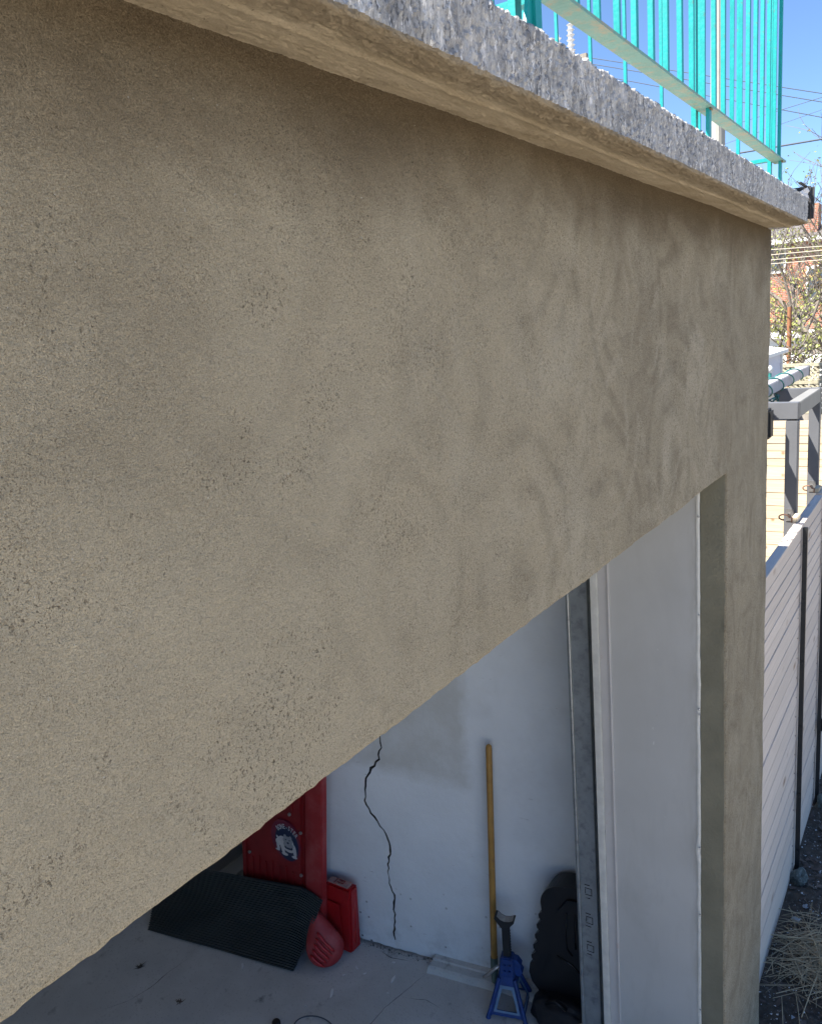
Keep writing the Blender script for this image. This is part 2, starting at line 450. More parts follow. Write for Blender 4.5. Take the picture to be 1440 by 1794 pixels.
# ------------------------------------------------------------------ geometry helpers
class MB:
    def __init__(self):
        self.v = []
        self.f = []
        self.mi = []

    def add(self, vs, fs, mi=0):
        o = len(self.v)
        self.v += [Vector(p) for p in vs]
        self.f += [tuple(i + o for i in f) for f in fs]
        self.mi += [mi] * len(fs)
        return self

    def box(self, x0, x1, y0, y1, z0, z1, bev=0.0, mi=0):
        if bev <= 0:
            vs = [(x, y, z) for x in (x0, x1) for y in (y0, y1) for z in (z0, z1)]
            fs = [(0, 1, 3, 2), (4, 6, 7, 5), (0, 4, 5, 1), (2, 3, 7, 6), (0, 2, 6, 4), (1, 5, 7, 3)]
            return self.add(vs, fs, mi)
        bm = bmesh.new()
        bmesh.ops.create_cube(bm, size=1)
        for v in bm.verts:
            v.co = Vector((x0 if v.co.x < 0 else x1, y0 if v.co.y < 0 else y1, z0 if v.co.z < 0 else z1))
        bmesh.ops.bevel(bm, geom=bm.edges[:], offset=bev, segments=2, affect='EDGES')
        return self.from_bm(bm, mi)

    def from_bm(self, bm, mi=0, mat=None):
        bm.verts.index_update()
        vs = [(mat @ v.co) if mat else v.co.copy() for v in bm.verts]
        fs = [tuple(v.index for v in f.verts) for f in bm.faces]
        bm.free()
        return self.add(vs, fs, mi)

    def hull8(self, bottom, top, bev=0.0, mi=0):
        bm = bmesh.new()
        b = [bm.verts.new(p) for p in bottom]
        t = [bm.verts.new(p) for p in top]
        k = len(b)
        bm.faces.new(b[::-1])
        bm.faces.new(t)
        for i in range(k):
            j = (i + 1) % k
            bm.faces.new((b[i], b[j], t[j], t[i]))
        bmesh.ops.recalc_face_normals(bm, faces=bm.faces[:])
        if bev:
            bmesh.ops.bevel(bm, geom=bm.edges[:], offset=bev, segments=2, affect='EDGES')
        return self.from_bm(bm, mi)

    def tube(self, pts, radii, n=8, mi=0, cap=True):
        pts = [Vector(p) for p in pts]
        if not isinstance(radii, (list, tuple)):
            radii = [radii] * len(pts)
        rings = []
        prev = None
        for i, p in enumerate(pts):
            a = pts[max(i - 1, 0)]
            b = pts[min(i + 1, len(pts) - 1)]
            t = (b - a)
            t = t.normalized() if t.length > 1e-9 else Vector((0, 0, 1))
            if prev is None:
                u = t.cross(Vector((0.31, 0.2, 0.93)))
                if u.length < 1e-3:
                    u = t.cross(Vector((1, 0, 0)))
            else:
                u = prev - t * prev.dot(t)
            u.normalize()
            prev = u
            w = t.cross(u)
            rings.append([p + (u * math.cos(2 * math.pi * k / n) + w * math.sin(2 * math.pi * k / n)) * radii[i] for k in range(n)])
        vs = [q for r in rings for q in r]
        fs = []
        for i in range(len(rings) - 1):
            for k in range(n):
                k2 = (k + 1) % n
                fs.append((i * n + k, i * n + k2, (i + 1) * n + k2, (i + 1) * n + k))
        if cap:
            fs.append(tuple(range(n))[::-1])
            fs.append(tuple((len(rings) - 1) * n + k for k in range(n)))
        return self.add(vs, fs, mi)

    def extrude(self, outline, func, d0, d1, mi=0, mi_side=None):
        """outline: 2-D points; func(u, v, d) -> 3-D point; prism between depths d0 and d1"""
        k = len(outline)
        vs = [func(u, v, d0) for u, v in outline] + [func(u, v, d1) for u, v in outline]
        tri = tessellate_polygon([[Vector((u, v, 0)) for u, v in outline]])
        fs = [tuple(t) for t in tri]
        self.add(vs, fs, mi)
        self.add([], [tuple(i + 0 for i in t) for t in []])
        o = len(self.v) - 2 * k
        for t in tri:
            self.f.append(tuple(o + k + i for i in t[::-1]))
            self.mi.append(mi)
        for i in range(k):
            j = (i + 1) % k
            self.f.append((o + i, o + j, o + k + j, o + k + i))
            self.mi.append(mi if mi_side is None else mi_side)
        return self

    def holed(self, outline, holes, func, depth, mi=0, mi_hole=1):
        """flat sheet with holes whose sides go down to `depth` and end in a dark bottom"""
        loops = [[Vector((u, v, 0)) for u, v in outline]] + [[Vector((u, v, 0)) for u, v in h] for h in holes]
        flat = [p for l in loops for p in l]
        tri = tessellate_polygon(loops)
        self.add([func(p.x, p.y, 0) for p in flat], [tuple(t) for t in tri], mi)
        for h in holes:
            k = len(h)
            vs = [func(u, v, 0) for u, v in h] + [func(u, v, depth) for u, v in h]
            fs = [(i, (i + 1) % k, k + (i + 1) % k, k + i) for i in range(k)]
            bt = tessellate_polygon([[Vector((u, v, 0)) for u, v in h]])
            self.add(vs, fs, mi_hole)
            self.add([func(u, v, depth) for u, v in h], [tuple(t) for t in bt], mi_hole)
        return self


def wloc(o):
    v = o.location.copy()
    while o.parent:
        o = o.parent
        v += o.location
    return v


def part(name, mb, mats, parent=None, smooth=False, label=None, kind=None, autos=None, origin=None):
    c = Vector(origin) if origin is not None else sum(mb.v, Vector()) / max(1, len(mb.v))
    me = bpy.data.meshes.new(name)
    me.from_pydata([tuple(v - c) for v in mb.v], [], mb.f)
    if not isinstance(mats, (list, tuple)):
        mats = [mats]
    for m in mats:
        me.materials.append(M[m] if isinstance(m, str) else m)
    if len(mats) > 1:
        me.polygons.foreach_set('material_index', mb.mi)
    bm = bmesh.new()
    bm.from_mesh(me)
    bmesh.ops.recalc_face_normals(bm, faces=bm.faces[:])
    bm.to_mesh(me)
    bm.free()
    if smooth:
        me.polygons.foreach_set('use_smooth', [True] * len(me.polygons))
        if autos:
            me.set_sharp_from_angle(angle=math.radians(autos))
    me.update()
    o = bpy.data.objects.new(name, me)
    COL.objects.link(o)
    if parent is not None:
        o.parent = parent
        o.location = c - wloc(parent)
    else:
        o.location = c
    if label:
        o['label'] = label
    if kind:
        o['kind'] = kind
    return o


def share(src, name, pos, parent, rot=None, scale=None):
    """another copy of a piece that shares its mesh"""
    o = src.copy()
    o.name = name
    COL.objects.link(o)
    o.parent = parent
    o.location = Vector(pos) - (wloc(parent) if parent is not None else Vector())
    if rot is not None:
        o.rotation_euler = rot
    if scale is not None:
        o.scale = scale
    return o


def thing(name, label, cat, loc, group=None):
    o = bpy.data.objects.new(name, None)
    COL.objects.link(o)
    o.empty_display_size = 0.1
    o.location = loc
    o['label'] = label
    o['category'] = cat
    if group:
        o['group'] = group
    return o


def tag(o, label, cat, group=None):
    o['label'] = label
    o['category'] = cat
    if group:
        o['group'] = group
    return o


def nz(x, y, z=0.0):
    return noise.noise(Vector((x, y, z)))


def frange(a, b, step):
    k = max(1, int(math.ceil((b - a) / step)))
    return [a + (b - a) * i / k for i in range(k + 1)]


# ================================================================== SETTING
g = MB()
g.box(-400, 400, -400, 400, -0.6, -0.16)
part('ground', g, 'ground', kind='structure')

# garden soil beside the building, lumpy
xs = frange(3.3, 7.5, 0.03)
ys = frange(-1.4, 0.80, 0.03)
g = MB()
vs = []
for x in xs:
    for y in ys:
        h = 0.03 * nz(x * 5, y * 5) + 0.018 * nz(x * 17, y * 17, 3) + 0.012 * nz(x * 40, y * 40, 7)
        vs.append((x, y, -0.105 + h))
ny = len(ys)
g.add(vs, [(i * ny + j, (i + 1) * ny + j, (i + 1) * ny + j + 1, i * ny + j + 1) for i in range(len(xs) - 1) for j in range(ny - 1)])
part('garden_soil', g, 'soil', smooth=True, kind='structure')

g = MB()
g.box(-12, 3.36, -14, 0.598, -0.3, 0.0)
part('driveway', g, 'drive', kind='structure')
g = MB()
g.box(-14, 10, -40, -14.01, -0.3, -0.05)
part('road', g, simple('asphalt', (0.06, 0.06, 0.06), 0.9, bump=0.004, bscale=60), kind='structure')


def crack_outline(pts, w, seed, taper=True):
    """closed jagged outline round a polyline"""
    fine = []
    for a, b in zip(pts[:-1], pts[1:]):
        L = math.hypot(b[0] - a[0], b[1] - a[1])
        k = max(2, int(L / 0.022))
        for i in range(k):
            t = i / k
            fine.append((a[0] + (b[0] - a[0]) * t, a[1] + (b[1] - a[1]) * t))
    fine.append(pts[-1])
    left, right = [], []
    r = random.Random(seed)
    n = len(fine)
    for i, p in enumerate(fine):
        a = fine[max(0, i - 1)]
        b = fine[min(n - 1, i + 1)]
        d = Vector((b[0] - a[0], b[1] - a[1])).normalized()
        q = Vector((-d.y, d.x))
        j = r.uniform(-0.35, 0.35) * w
        ww = w * r.uniform(0.22, 0.42) * (1.0 + 0.9 * nz(i * 0.11, seed))
        if taper:
            ww *= min(1.0, 0.15 + 2.2 * i / n, 0.15 + 2.2 * (n - 1 - i) / n)
        c = Vector(p) + q * j
        left.append(tuple(c + q * ww))
        right.append(tuple(c - q * ww))
    return left + right[::-1]


FL_CRACKS = [
    [(2.905, 2.105), (2.80, 2.13), (2.698, 2.152), (2.60, 2.175), (2.492, 2.178), (2.33, 2.22), (2.1, 2.2)],
    [(2.352, 3.311), (2.24, 3.33), (2.117, 3.33), (2.0, 3.36), (1.90, 3.43)],
    [(2.90, 2.42), (2.885, 2.33), (2.92, 2.22)],
    [(2.70, 2.12), (2.74, 2.02), (2.73, 1.93)],
]
g = MB()
g.holed([(-2.4, 0.6), (3.3, 0.6), (3.3, 6.25), (-2.4, 6.25)], [crack_outline(c, 0.0045, i + 3) for i, c in enumerate(FL_CRACKS)],
        lambda u, v, d: (u, v, -d), 0.02)
part('floor', g, ['floor', 'dark_hole'], kind='structure')

# ================================================================== GARAGE BUILDING
garage = thing('garage', 'grey-brown stuccoed garage with an open door and an overhanging concrete roof slab', 'garage', (0.4, 0.6, 0.0))

ZS = 3.485      # underside of the slab
ZT = 3.572      # top of the slab
ZH = 2.693      # bottom of the header
XJ = 2.70       # right jamb
XC = 3.372      # outer corner
RND = 0.009


def facade():
    near = [0, 0.0012, 0.0028, 0.005, 0.0085]
    xs = frange(-2.6, 0.15, 0.25)[:-1] + frange(0.15, XJ - 0.012, 0.0085) + [XJ - d for d in (0.009, 0.006, 0.003)] + [XJ + d for d in near] + frange(XJ + 0.013, XC - 0.013, 0.010) + [XC - d for d in near[::-1]]
    zs = frange(-0.12, ZH - 0.012, 0.014) + [ZH - d for d in (0.006, 0.003)] + [ZH + d for d in near] + frange(ZH + 0.013, ZS + 0.024, 0.0085)
    xs = sorted(set(round(a, 5) for a in xs))
    zs = sorted(set(round(a, 5) for a in zs))
    idx = {}
    mb = MB()

    def und(x, z):
        return (0.0040 * nz(x * 2.2, z * 2.2) + 0.0028 * nz(x * 6 + 3, z * 5, 4) + 0.0014 * nz(x * 16, z * 12, 8) + 0.0008 * nz(x * 45, z * 45, 2))

    def edge_jit(t, s):
        return 0.0030 * nz(t * 9, s) + 0.0024 * nz(t * 28, s + 5) + 0.0022 * nz(t * 75, s + 9)

    for i, x in enumerate(xs):
        for k, z in enumerate(zs):
            if x < XJ - 1e-6 and z < ZH - 1e-6:
                continue
            # distance to the opening rectangle and to the outer corner
            dx, dz = max(0, x - XJ), max(0, z - ZH)
            d = math.hypot(dx, dz) if (x >= XJ - 1e-6 or z >= ZH - 1e-6) else 0
            if x > XJ and z > ZH:
                d = math.hypot(dx, dz)
            d = min(d, XC - x)
            y = 0.6 + und(x, z)
            if d < RND:
                y += RND - math.sqrt(max(0, RND * RND - (RND - d) ** 2))
            px, pz = x, z
            if abs(z - ZH) < 0.02 and x < XJ:
                pz += edge_jit(x, 1.0) * (1 - abs(z - ZH) / 0.02)
            if abs(x - XJ) < 0.02 and z < ZH:
                px += edge_jit(z, 3.0) * (1 - abs(x - XJ) / 0.02) * 0.7
            if XC - x < 0.05:
                px += (edge_jit(z * 0.6, 6.0) * 1.1 + 0.004 * nz(z * 3, 11)) * (1 - (XC - x) / 0.05)
            idx[(i, k)] = len(mb.v)
            mb.v.append(Vector((px, y, pz)))
    for i in range(len(xs) - 1):
        for k in range(len(zs) - 1):
            q = [(i, k), (i + 1, k), (i + 1, k + 1), (i, k + 1)]
            if all(a in idx for a in q):
                mb.f.append(tuple(idx[a] for a in q))
                mb.mi.append(0)

    def run(chain, depths, nd, mi=0):
        prev = chain
        for d in depths:
            cur = []
            for v in chain:
                b = mb.v[v]
                n_ = 0.002 * nz(b.x * 14 + d * 9, b.z * 9, d * 14)
                cur.append(len(mb.v))
                mb.v.append(Vector((b.x + n_ * nd[0], 0.6 + RND + d, b.z + n_ * nd[1])))
            for a in range(len(chain) - 1):
                mb.f.append((prev[a], prev[a + 1], cur[a + 1], cur[a]))
                mb.mi.append(mi)
            prev = cur

    iJ = min(range(len(xs)), key=lambda i: abs(xs[i] - XJ))
    kH = min(range(len(zs)), key=lambda k: abs(zs[k] - ZH))
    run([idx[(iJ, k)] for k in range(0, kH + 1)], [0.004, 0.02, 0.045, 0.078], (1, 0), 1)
    run([idx[(i, kH)] for i in range(0, iJ + 1)], [0.01, 0.05, 0.2, 0.47], (0, 1))
    run([idx[(len(xs) - 1, k)] for k in range(len(zs))], [0.01, 0.05, 0.15, 0.5, 1.5, 5.7], (1, 0))
    return mb


part('facade_wall', facade(), ['stucco', simple('grey_green_render_with_shade', (0.225, 0.210, 0.150), 0.95, var=0.12, scale=7, bump=0.003, bscale=120)], garage, smooth=True, label='grey-brown stuccoed front wall')  # smooth reveal render, its colour also darkened to paint in the reveal's shade


# ---- roof slab: profile swept along the facade
def slab():
    prof = []   # (y, z, ny, nz, material)
    prof += [(6.4, ZT, 0, 1, 0), (1.2, ZT, 0, 1, 0), (0.60, ZT, 0, 1, 0), (0.54, ZT, 0, 1, 0)]
    prof += [(y, ZT, 0, 1, 0) for y in frange(0.52, 0.474, 0.006)] if False else [(0.52, ZT, 0, 1, 0), (0.505, ZT, 0, 1, 0), (0.492, ZT, 0, 1, 0), (0.484, ZT, 0, 1, 0), (0.478, ZT, 0, 1, 0)]
    r = 0.006
    for a in (20, 45, 70):
        t = math.radians(a)
        prof.append((0.472 - r * math.sin(t), ZT - r + r * math.cos(t), -math.sin(t), math.cos(t), 0))
    zz = frange(ZS + 0.006, ZT - 0.008, 0.003)[::-1]
    prof += [(0.466, z, -1, 0, 0) for z in zz]
    r = 0.004
    for a in (25, 60):
        t = math.radians(a)
        prof.append((0.470 - r * math.cos(t), ZS + 0.004 - r * math.sin(t), -math.cos(t), -math.sin(t), 1))
    prof += [(y, ZS, 0, -1, 1) for y in frange(0.472, 0.618, 0.003)]
    prof += [(6.4, ZS, 0, -1, 1)]
    X1 = 3.29
    xs = frange(-2.6, 0.40, 0.3)[:-1] + frange(0.40, 1.9, 0.0026)[:-1] + frange(1.9, X1, 0.0036)
    mb = MB()
    k = len(prof)
    for x in xs:
        for (y, z, ny_, nz_, m) in prof:
            if y > 0.63:
                d = 0
            elif m == 0:
                # coarse board-marked concrete, slanting chips
                u = x * 0.8 + z * 0.9
                w = z * 0.8 - x * 0.75
                d = 0.0016 * nz(x * 22, z * 22, y * 9) + 0.0022 * nz(u * 95, w * 260, 3)
                q = nz(u * 60, w * 190, 9)
                d += 0.0016 * (1 if q > 0.22 else 0) - 0.0016 * (1 if q < -0.30 else 0)
                d += 0.0011 * nz(x * 210, z * 210, y * 100)
                if z > ZT - 0.012 and y < 0.49:
                    d += 0.0024 * nz(x * 70, 4.2) + 0.0022 * nz(x * 170, 8.8)
            else:
                yy = y + 0.006 * nz(x * 4, 5)
                d = 0.0016 * nz(x * 7, yy * 12, 2)
                q = nz(x * 40 + yy * 30, yy * 120, 6) + 0.35 * nz(x * 130, yy * 260, 1)
                amp = min(1.0, abs(yy - 0.535) / 0.030)
                out_ = 1.0 if yy < 0.515 else 0.35
                d += amp * amp * out_ * (0.0016 * (1 if q > 0.30 else 0) - 0.0018 * (1 if q < -0.38 else 0))
                d += amp * 0.0012 * nz(x * 80, yy * 220, 4)
                d += 0.0030 * math.exp(-((yy - 0.533 - 0.004 * nz(x * 7, 1)) / 0.0050) ** 2)
                d += 0.0012 * nz(x * 250, y * 250, 6)
                if y < 0.49:
                    d += 0.003 * nz(x * 40, 3.3)
                if y > 0.585:
                    d *= 0.8
            tilt = 0.0
            if z < ZS + 0.01 and y < 0.63:
                tilt = 0.0125 * min(1.0, max(0.0, (y - 0.474) / 0.126)) * min(1.0, max(0.25, (3.6 - x) / 1.2))
            xx = x
            if x > X1 - 0.3:
                xx = x + (x - X1 + 0.3) / 0.3 * max(0.0, min(1, (y - 0.465) / 0.135)) * 0.088
            if x > X1 - 0.01:
                xx += 0.004 * nz(y * 40, z * 40)
            mb.v.append(Vector((xx, y + ny_ * d, z + nz_ * d + tilt)))
    for i in range(len(xs) - 1):
        for j in range(k - 1):
            mb.f.append((i * k + j, (i + 1) * k + j, (i + 1) * k + j + 1, i * k + j + 1))
            mb.mi.append(1 if (prof[j][4] == 1 or prof[j + 1][4] == 1) else 0)
    base = (len(xs) - 1) * k
    # end cap
    mid = len(mb.v)
    mb.v.append(Vector((X1 + 0.08, 2.2, (ZS + ZT) / 2)))
    for j in range(k - 1):
        mb.f.append((base + j, base + j + 1, mid))
        mb.mi.append(0)
    return mb


part('roof_slab', slab(), ['concrete', 'cement'], garage, smooth=True, autos=38, label='concrete roof slab with rough grey edge and tan cement underside')

# ---- inner walls
WA = (3.036 + 0.161 * (1.783 - 0.7), 0.7)


def sw(s, z, d=0.0):
    """point on the slanting side wall: s = y, d = depth behind its face"""
    return (3.036 - 0.161 * (s - 1.783) + d, s, z)


CRK = [(2.300, 1.75), (2.322, 1.42), (2.316, 1.217), (2.340, 1.128), (2.415, 1.025), (2.439, 0.94), (2.439, 0.851), (2.399, 0.786), (2.350, 0.719), (2.316, 0.627),
       (2.342, 0.52), (2.349, 0.406), (2.325, 0.343), (2.335, 0.2), (2.346, 0.062)]
g = MB()
jag = [(1.0 + 0.012 * 0 + i * 0.03, 0.012 + 0.010 * nz(i * 0.9, 3.3)) for i in range(0, 65)]
outline = [(0.66, 3.3), (0.66, 0.0)] + [(s, max(0.0, z)) for s, z in jag if s < 2.94] + [(2.95, 0.0), (2.95, 3.3)]
g.holed(outline, [crack_outline(CRK, 0.0150, 11, False)], lambda u, v, d: sw(u, v, d), 0.03)
part('side_wall', g, ['side', 'dark_hole'], garage, label='white painted side wall with a long crack')
g = MB()
g.box(2.848, 3.25, 2.951, 3.0, 0, 3.3)
part('wall_return', g, 'inner', garage)
g = MB()
g.box(3.20, 3.33, 3.0, 6.2, 0, 3.3)
part('recess_wall', g, 'inner', garage)
g = MB()
g.box(-2.4, 3.33, 6.2, 6.3, 0, 3.3)
part('back_wall', g, 'inner', garage)
g = MB()
g.box(2.62, 3.19, 3.72, 3.80, 0, 3.3)
part('partition_wall', g, 'inner', garage)
g = MB()
g.box(-2.6, -2.4, 0.62, 6.3, 0, 3.3)
part('left_wall', g, 'inner', garage)
g = MB()
g.box(-2.4, 3.33, 1.1, 6.3, 3.302, 3.40)
part('ceiling', g, 'inner', garage)
g = MB()
g.box(-2.4, 2.695, 1.06, 1.078, 2.67, 3.40)
part('header_back', g, 'inner', garage)
g = MB()
g.box(2.720, 3.12, 1.06, 1.0785, 0.0, 3.30)
part('pier_back', g, 'inner', garage)
g = MB()
g.box(-2.595, -2.2, 0.622, 1.06, 0, 2.70)
part('left_pier', g, 'stucco', garage)

# ---- jamb lining
g = MB()
zs = frange(0.0, 2.70, 0.02)
k = 0
prof = [(2.7085, 0.688), (2.700, 0.6885), (2.6965, 0.694), (2.6985, 0.7005)]
for z in zs:
    wv = 0.0022 * nz(z * 7, 2) + 0.0018 * nz(z * 25, 7)
    bump_ = 0.006 * math.exp(-((z - 1.28) / 0.03) ** 2)
    for (x, y) in prof:
        g.v.append(Vector((x, y + wv + (bump_ if y > 0.69 else 0), z)))
for i in range(len(zs) - 1):
    for j in range(3):
        g.f.append((i * 4 + j, i * 4 + j + 1, (i + 1) * 4 + j + 1, (i + 1) * 4 + j))
        g.mi.append(0)
part('caulk_bead', g, 'caulk', garage, smooth=True)
g = MB()
zs = frange(0.0, 2.75, 0.05)
yl = frange(0.6995, 1.008, 0.02)
for z in zs:
    for y in yl:
        t = (y - 0.7) / 0.31
        g.v.append(Vector((2.700 + 0.0022 * nz(z * 1.2, y * 3) + 0.0015 * math.sin(t * math.pi), y, z)))
ny = len(yl)
for i in range(len(zs) - 1):
    for j in range(ny - 1):
        g.f.append((i * ny + j, i * ny + j + 1, (i + 1) * ny + j + 1, (i + 1) * ny + j))
        g.mi.append(0)
part('jamb_panel', g, 'panel', garage, smooth=True, label='smooth pale grey sheet metal door jamb')
g = MB()
g.box(2.690, 2.716, 1.0085, 1.0145, 0, 2.75, 0.002)
g.box(2.6955, 2.716, 1.0145, 1.050, 0, 2.75, 0.0015)
part('door_stop', g, 'trim', garage, label='white trim strip along the jamb')
g = MB()
g.box(2.688, 2.716, 1.0505, 1.0785, 0, 2.75, 0.0025)
part('jamb_edge_trim', g, 'caulk', garage)
for z, r in ((2.545, 0.0035), (1.85, 0.004), (1.83, 0.003), (1.30, 0.004), (1.02, 0.003), (0.60, 0.0035), (2.2, 0.0025)):
    g = MB()
    g.tube([(2.6945, 0.6915, z), (2.6915, 0.6900, z), (2.690, 0.6895, z)], [r, r, r * 0.5], 8)
    part('screw', g, 'chrome', garage, smooth=True)

# ---- galvanised door track with punched slots
track = thing('door_track', 'tall galvanised steel door track with punched slots beside the white jamb', 'door track', (2.75, 1.16, 0))


def slot_holes(z):
    hs = []
    for dz in (0.0, 0.0):
        pass
    cy = 1.152
    hs.append([(cy - 0.006, z + 0.028), (cy + 0.016, z + 0.028), (cy + 0.016, z + 0.0325), (cy - 0.006, z + 0.0325)])
    hs.append([(cy - 0.006, z - 0.0325), (cy + 0.016, z - 0.0325), (cy + 0.016, z - 0.028), (cy - 0.006, z - 0.028)])
    # square outline cut as a C
    a, b, t = 0.0155, 0.017, 0.0035
    o = [(cy + a, z + b), (cy - a, z + b), (cy - a, z - b), (cy + a, z - b), (cy + a, z - b + t), (cy - a + t, z - b + t), (cy - a + t, z + b - t), (cy + a, z + b - t)]
    hs.append(o)
    hs.append([(cy + a - t, z + b - t - 0.003), (cy + a, z + b - t - 0.003), (cy + a, z - b + t + 0.003), (cy + a - t, z - b + t + 0.003)])
    return hs


g = MB()
holes = []
for z in (0.914, 0.778, 0.642):
    holes += slot_holes(z)
g.holed([(1.117, 0.0), (1.186, 0.0), (1.186, 2.68), (1.117, 2.68)], holes, lambda u, v, d: (2.750 + d, u, v), 0.004)
g.box(2.7545, 2.790, 1.117, 1.119, 0, 2.68)
part('track_web', g, ['galv', 'dark_hole'], track)
g = MB()
g.tube([(2.747, 1.192, 0.0), (2.747, 1.192, 2.68)], 0.0065, 10)
g.box(2.744, 2.790, 1.1985, 1.2005, 0.0, 2.68)
part('rolled_edge', g, 'galv', track, smooth=True, autos=40)
g = MB()
g.box(2.7915, 2.797, 1.082, 1.116, 0.0, 2.66)
part('mounting_angle', g, 'galv', track)
for z in (2.3, 1.6, 0.95, 0.28):
    g = MB()
    g.tube([(2.7905, 1.097, z), (2.785, 1.097, z)], 0.007, 6)
    part('bolt', g, 'silver', track)

# ---- low concrete curb along the side wall
g = MB()
pts = []
for i, s in enumerate(frange(1.10, 2.11, 0.03)):
    pts.append(s)
n0 = len(pts)
vs = []
for s in pts:
    xw = sw(s, 0)[0]
    w = 0.085 + 0.006 * nz(s * 12, 2)
    h = 0.030 + 0.003 * nz(s * 15, 5)
    vs += [(xw - w - 0.01, s, 0.0), (xw - w, s, h * 0.75), (xw - w + 0.012, s, h), (xw - 0.035, s, h + 0.002), (xw - 0.030, s, h + 0.010), (xw + 0.01, s, h + 0.012)]
fs = [(i * 6 + j, i * 6 + j + 1, (i + 1) * 6 + j + 1, (i + 1) * 6 + j) for i in range(n0 - 1) for j in range(5)]
fs.append(tuple(range((n0 - 1) * 6, n0 * 6)))
g.add(vs, fs)
part('floor_curb', g, 'floor', kind='structure')

# crumbs of plaster at the foot of the wall
g = MB()
r = random.Random(5)
for i in range(150):
    s = r.uniform(2.1, 2.6)
    x = sw(s, 0)[0] - abs(r.gauss(0, 0.018)) - 0.004
    q = r.uniform(0.002, 0.007)
    c = Vector((x, s, q * 0.5))
    vs = [c + Vector((r.uniform(-q, q), r.uniform(-q, q), r.uniform(-q * .5, q))) for _ in range(4)]
    g.add(vs, [(0, 1, 2), (0, 2, 3), (0, 3, 1), (1, 3, 2)])
part('plaster_crumbs', g, 'stone', kind='stuff')

# ================================================================== RAILING
rail = thing('roof_railing', 'teal painted metal railing with thin vertical bars along the roof edge', 'railing', (3.3, 0.56, ZT))
g = MB()
g.box(0.55, 3.325, 0.545, 0.583, 3.706, 3.712)
g.box(0.55, 3.325, 0.577, 0.583, 3.712, 3.728)
part('bottom_rail', g, 'teal_worn', rail, label='faded rusty teal bottom rail')
g = MB()
g.box(0.55, 3.325, 0.545, 0.583, 4.66, 4.68, 0.003)
part('top_rail', g, 'teal', rail)
b0 = None
x = 3.318
k = 0
xs_b = []
while x > 0.6:
    xs_b.append(x)
    x -= 0.1045
for x in xs_b:
    pos = (x, 0.568, 4.186)
    if b0 is None:
        g = MB()
        g.box(x - 0.0065, x + 0.0065, 0.5625, 0.5735, 3.7125, 4.66)
        b0 = part('baluster', g, 'teal', rail, origin=pos)
    else:
        share(b0, 'baluster', pos, rail, rot=(random.uniform(-.003, .003), random.uniform(-.004, .004), random.uniform(-.1, .1)))
for x in (1.248, 2.276, 3.273):
    g = MB()
    g.box(x - 0.011, x + 0.011, 0.551, 0.560, ZT - 0.003, 3.7055)
    g.box(x - 0.011, x + 0.011, 0.584, 0.596, ZT - 0.003, 4.66)
    if x < 2:
        g.add([(x - 0.055, 0.556, ZT), (x - 0.011, 0.556, ZT), (x - 0.011, 0.556, 3.72), (x - 0.055, 0.562, ZT), (x - 0.011, 0.562, ZT), (x - 0.011, 0.562, 3.72)],
              [(0, 1, 2), (3, 5, 4), (0, 3, 4, 1), (0, 2, 5, 3), (1, 4, 5, 2)])
    part('post', g, 'teal', rail)
for x in (1.248, 2.276, 3.273):
    g = MB()
    g.tube([(x - 0.013, 0.550, 3.7035), (x - 0.004, 0.549, 3.7040), (x + 0.005, 0.549, 3.7032), (x + 0.013, 0.550, 3.7038)], [0.0018, 0.0026, 0.0022, 0.0016], 6)
    part('weld_bead', g, simple('rusty_weld', (0.26, 0.16, 0.08), 0.8, var=0.2, scale=60), rail, smooth=True)
# the return of the railing along the far end of the roof
g = MB()
g.box(3.298, 3.326, 0.5835, 2.6, 3.716, 3.728)
part('bottom_rail', g, 'teal', rail)
g = MB()
g.box(3.298, 3.326, 0.5835, 2.6, 4.64, 4.66)
part('top_rail', g, 'teal', rail)
for i in range(1, 15):
    y = 0.568 + 0.137 * i
    share(b0, 'baluster', (3.312, y, 4.186), rail)
# short cross bar near the gusseted post
g = MB()
g.box(1.300, 1.322, 0.5835, 0.83, 3.700, 3.712)
g.box(1.304, 1.316, 0.800, 0.810, ZT, 3.6995)
part('cross_bar', g, 'teal', rail)

# flashing at the slab end
fl = thing('roof_flashing', 'torn black and white flashing hanging at the far end of the concrete roof edge', 'flashing', (3.30, 0.49, 3.5))
g = MB()
g.box(3.3035, 3.309, 0.460, 0.60, 3.502, 3.612)
g.box(3.3095, 3.318, 0.450, 0.460, 3.502, 3.608)
part('flashing_strip', g, 'bitumen', fl)
g = MB()
vs = []
nx, nyy = 26, 9
for i in range(nx):
    for j in range(nyy):
        t = i / (nx - 1)
        x = 3.10 + t * 0.19
        hgt = 0.004 + 0.036 * t
        z = ZT - 0.004 + hgt * j / (nyy - 1)
        y = 0.466 + 0.010 * nz(x * 70, z * 90) + 0.006 * nz(x * 160, z * 160, 3)
        vs.append((x, y, z))
g.add(vs, [(i * nyy + j, (i + 1) * nyy + j, (i + 1) * nyy + j + 1, i * nyy + j + 1) for i in range(nx - 1) for j in range(nyy - 1)])
part('torn_membrane', g, 'membrane', fl, smooth=True)
g = MB()
g.box(3.15, 3.3025, 0.468, 0.480, 3.6085, 3.6105)
part('flashing_cap', g, 'bitumen', fl)

# ================================================================== THINGS IN THE GARAGE
# ---- red mechanic's creeper standing on end
BX = 2.76
cr = thing('creeper_board', 'dark red ribbed plastic creeper board with a round dog emblem, standing on end', 'creeper', (BX, 2.87, 0))
def lean_b(mb):
    for v in mb.v:
        v.y += (0.92 - v.z) * 0.125


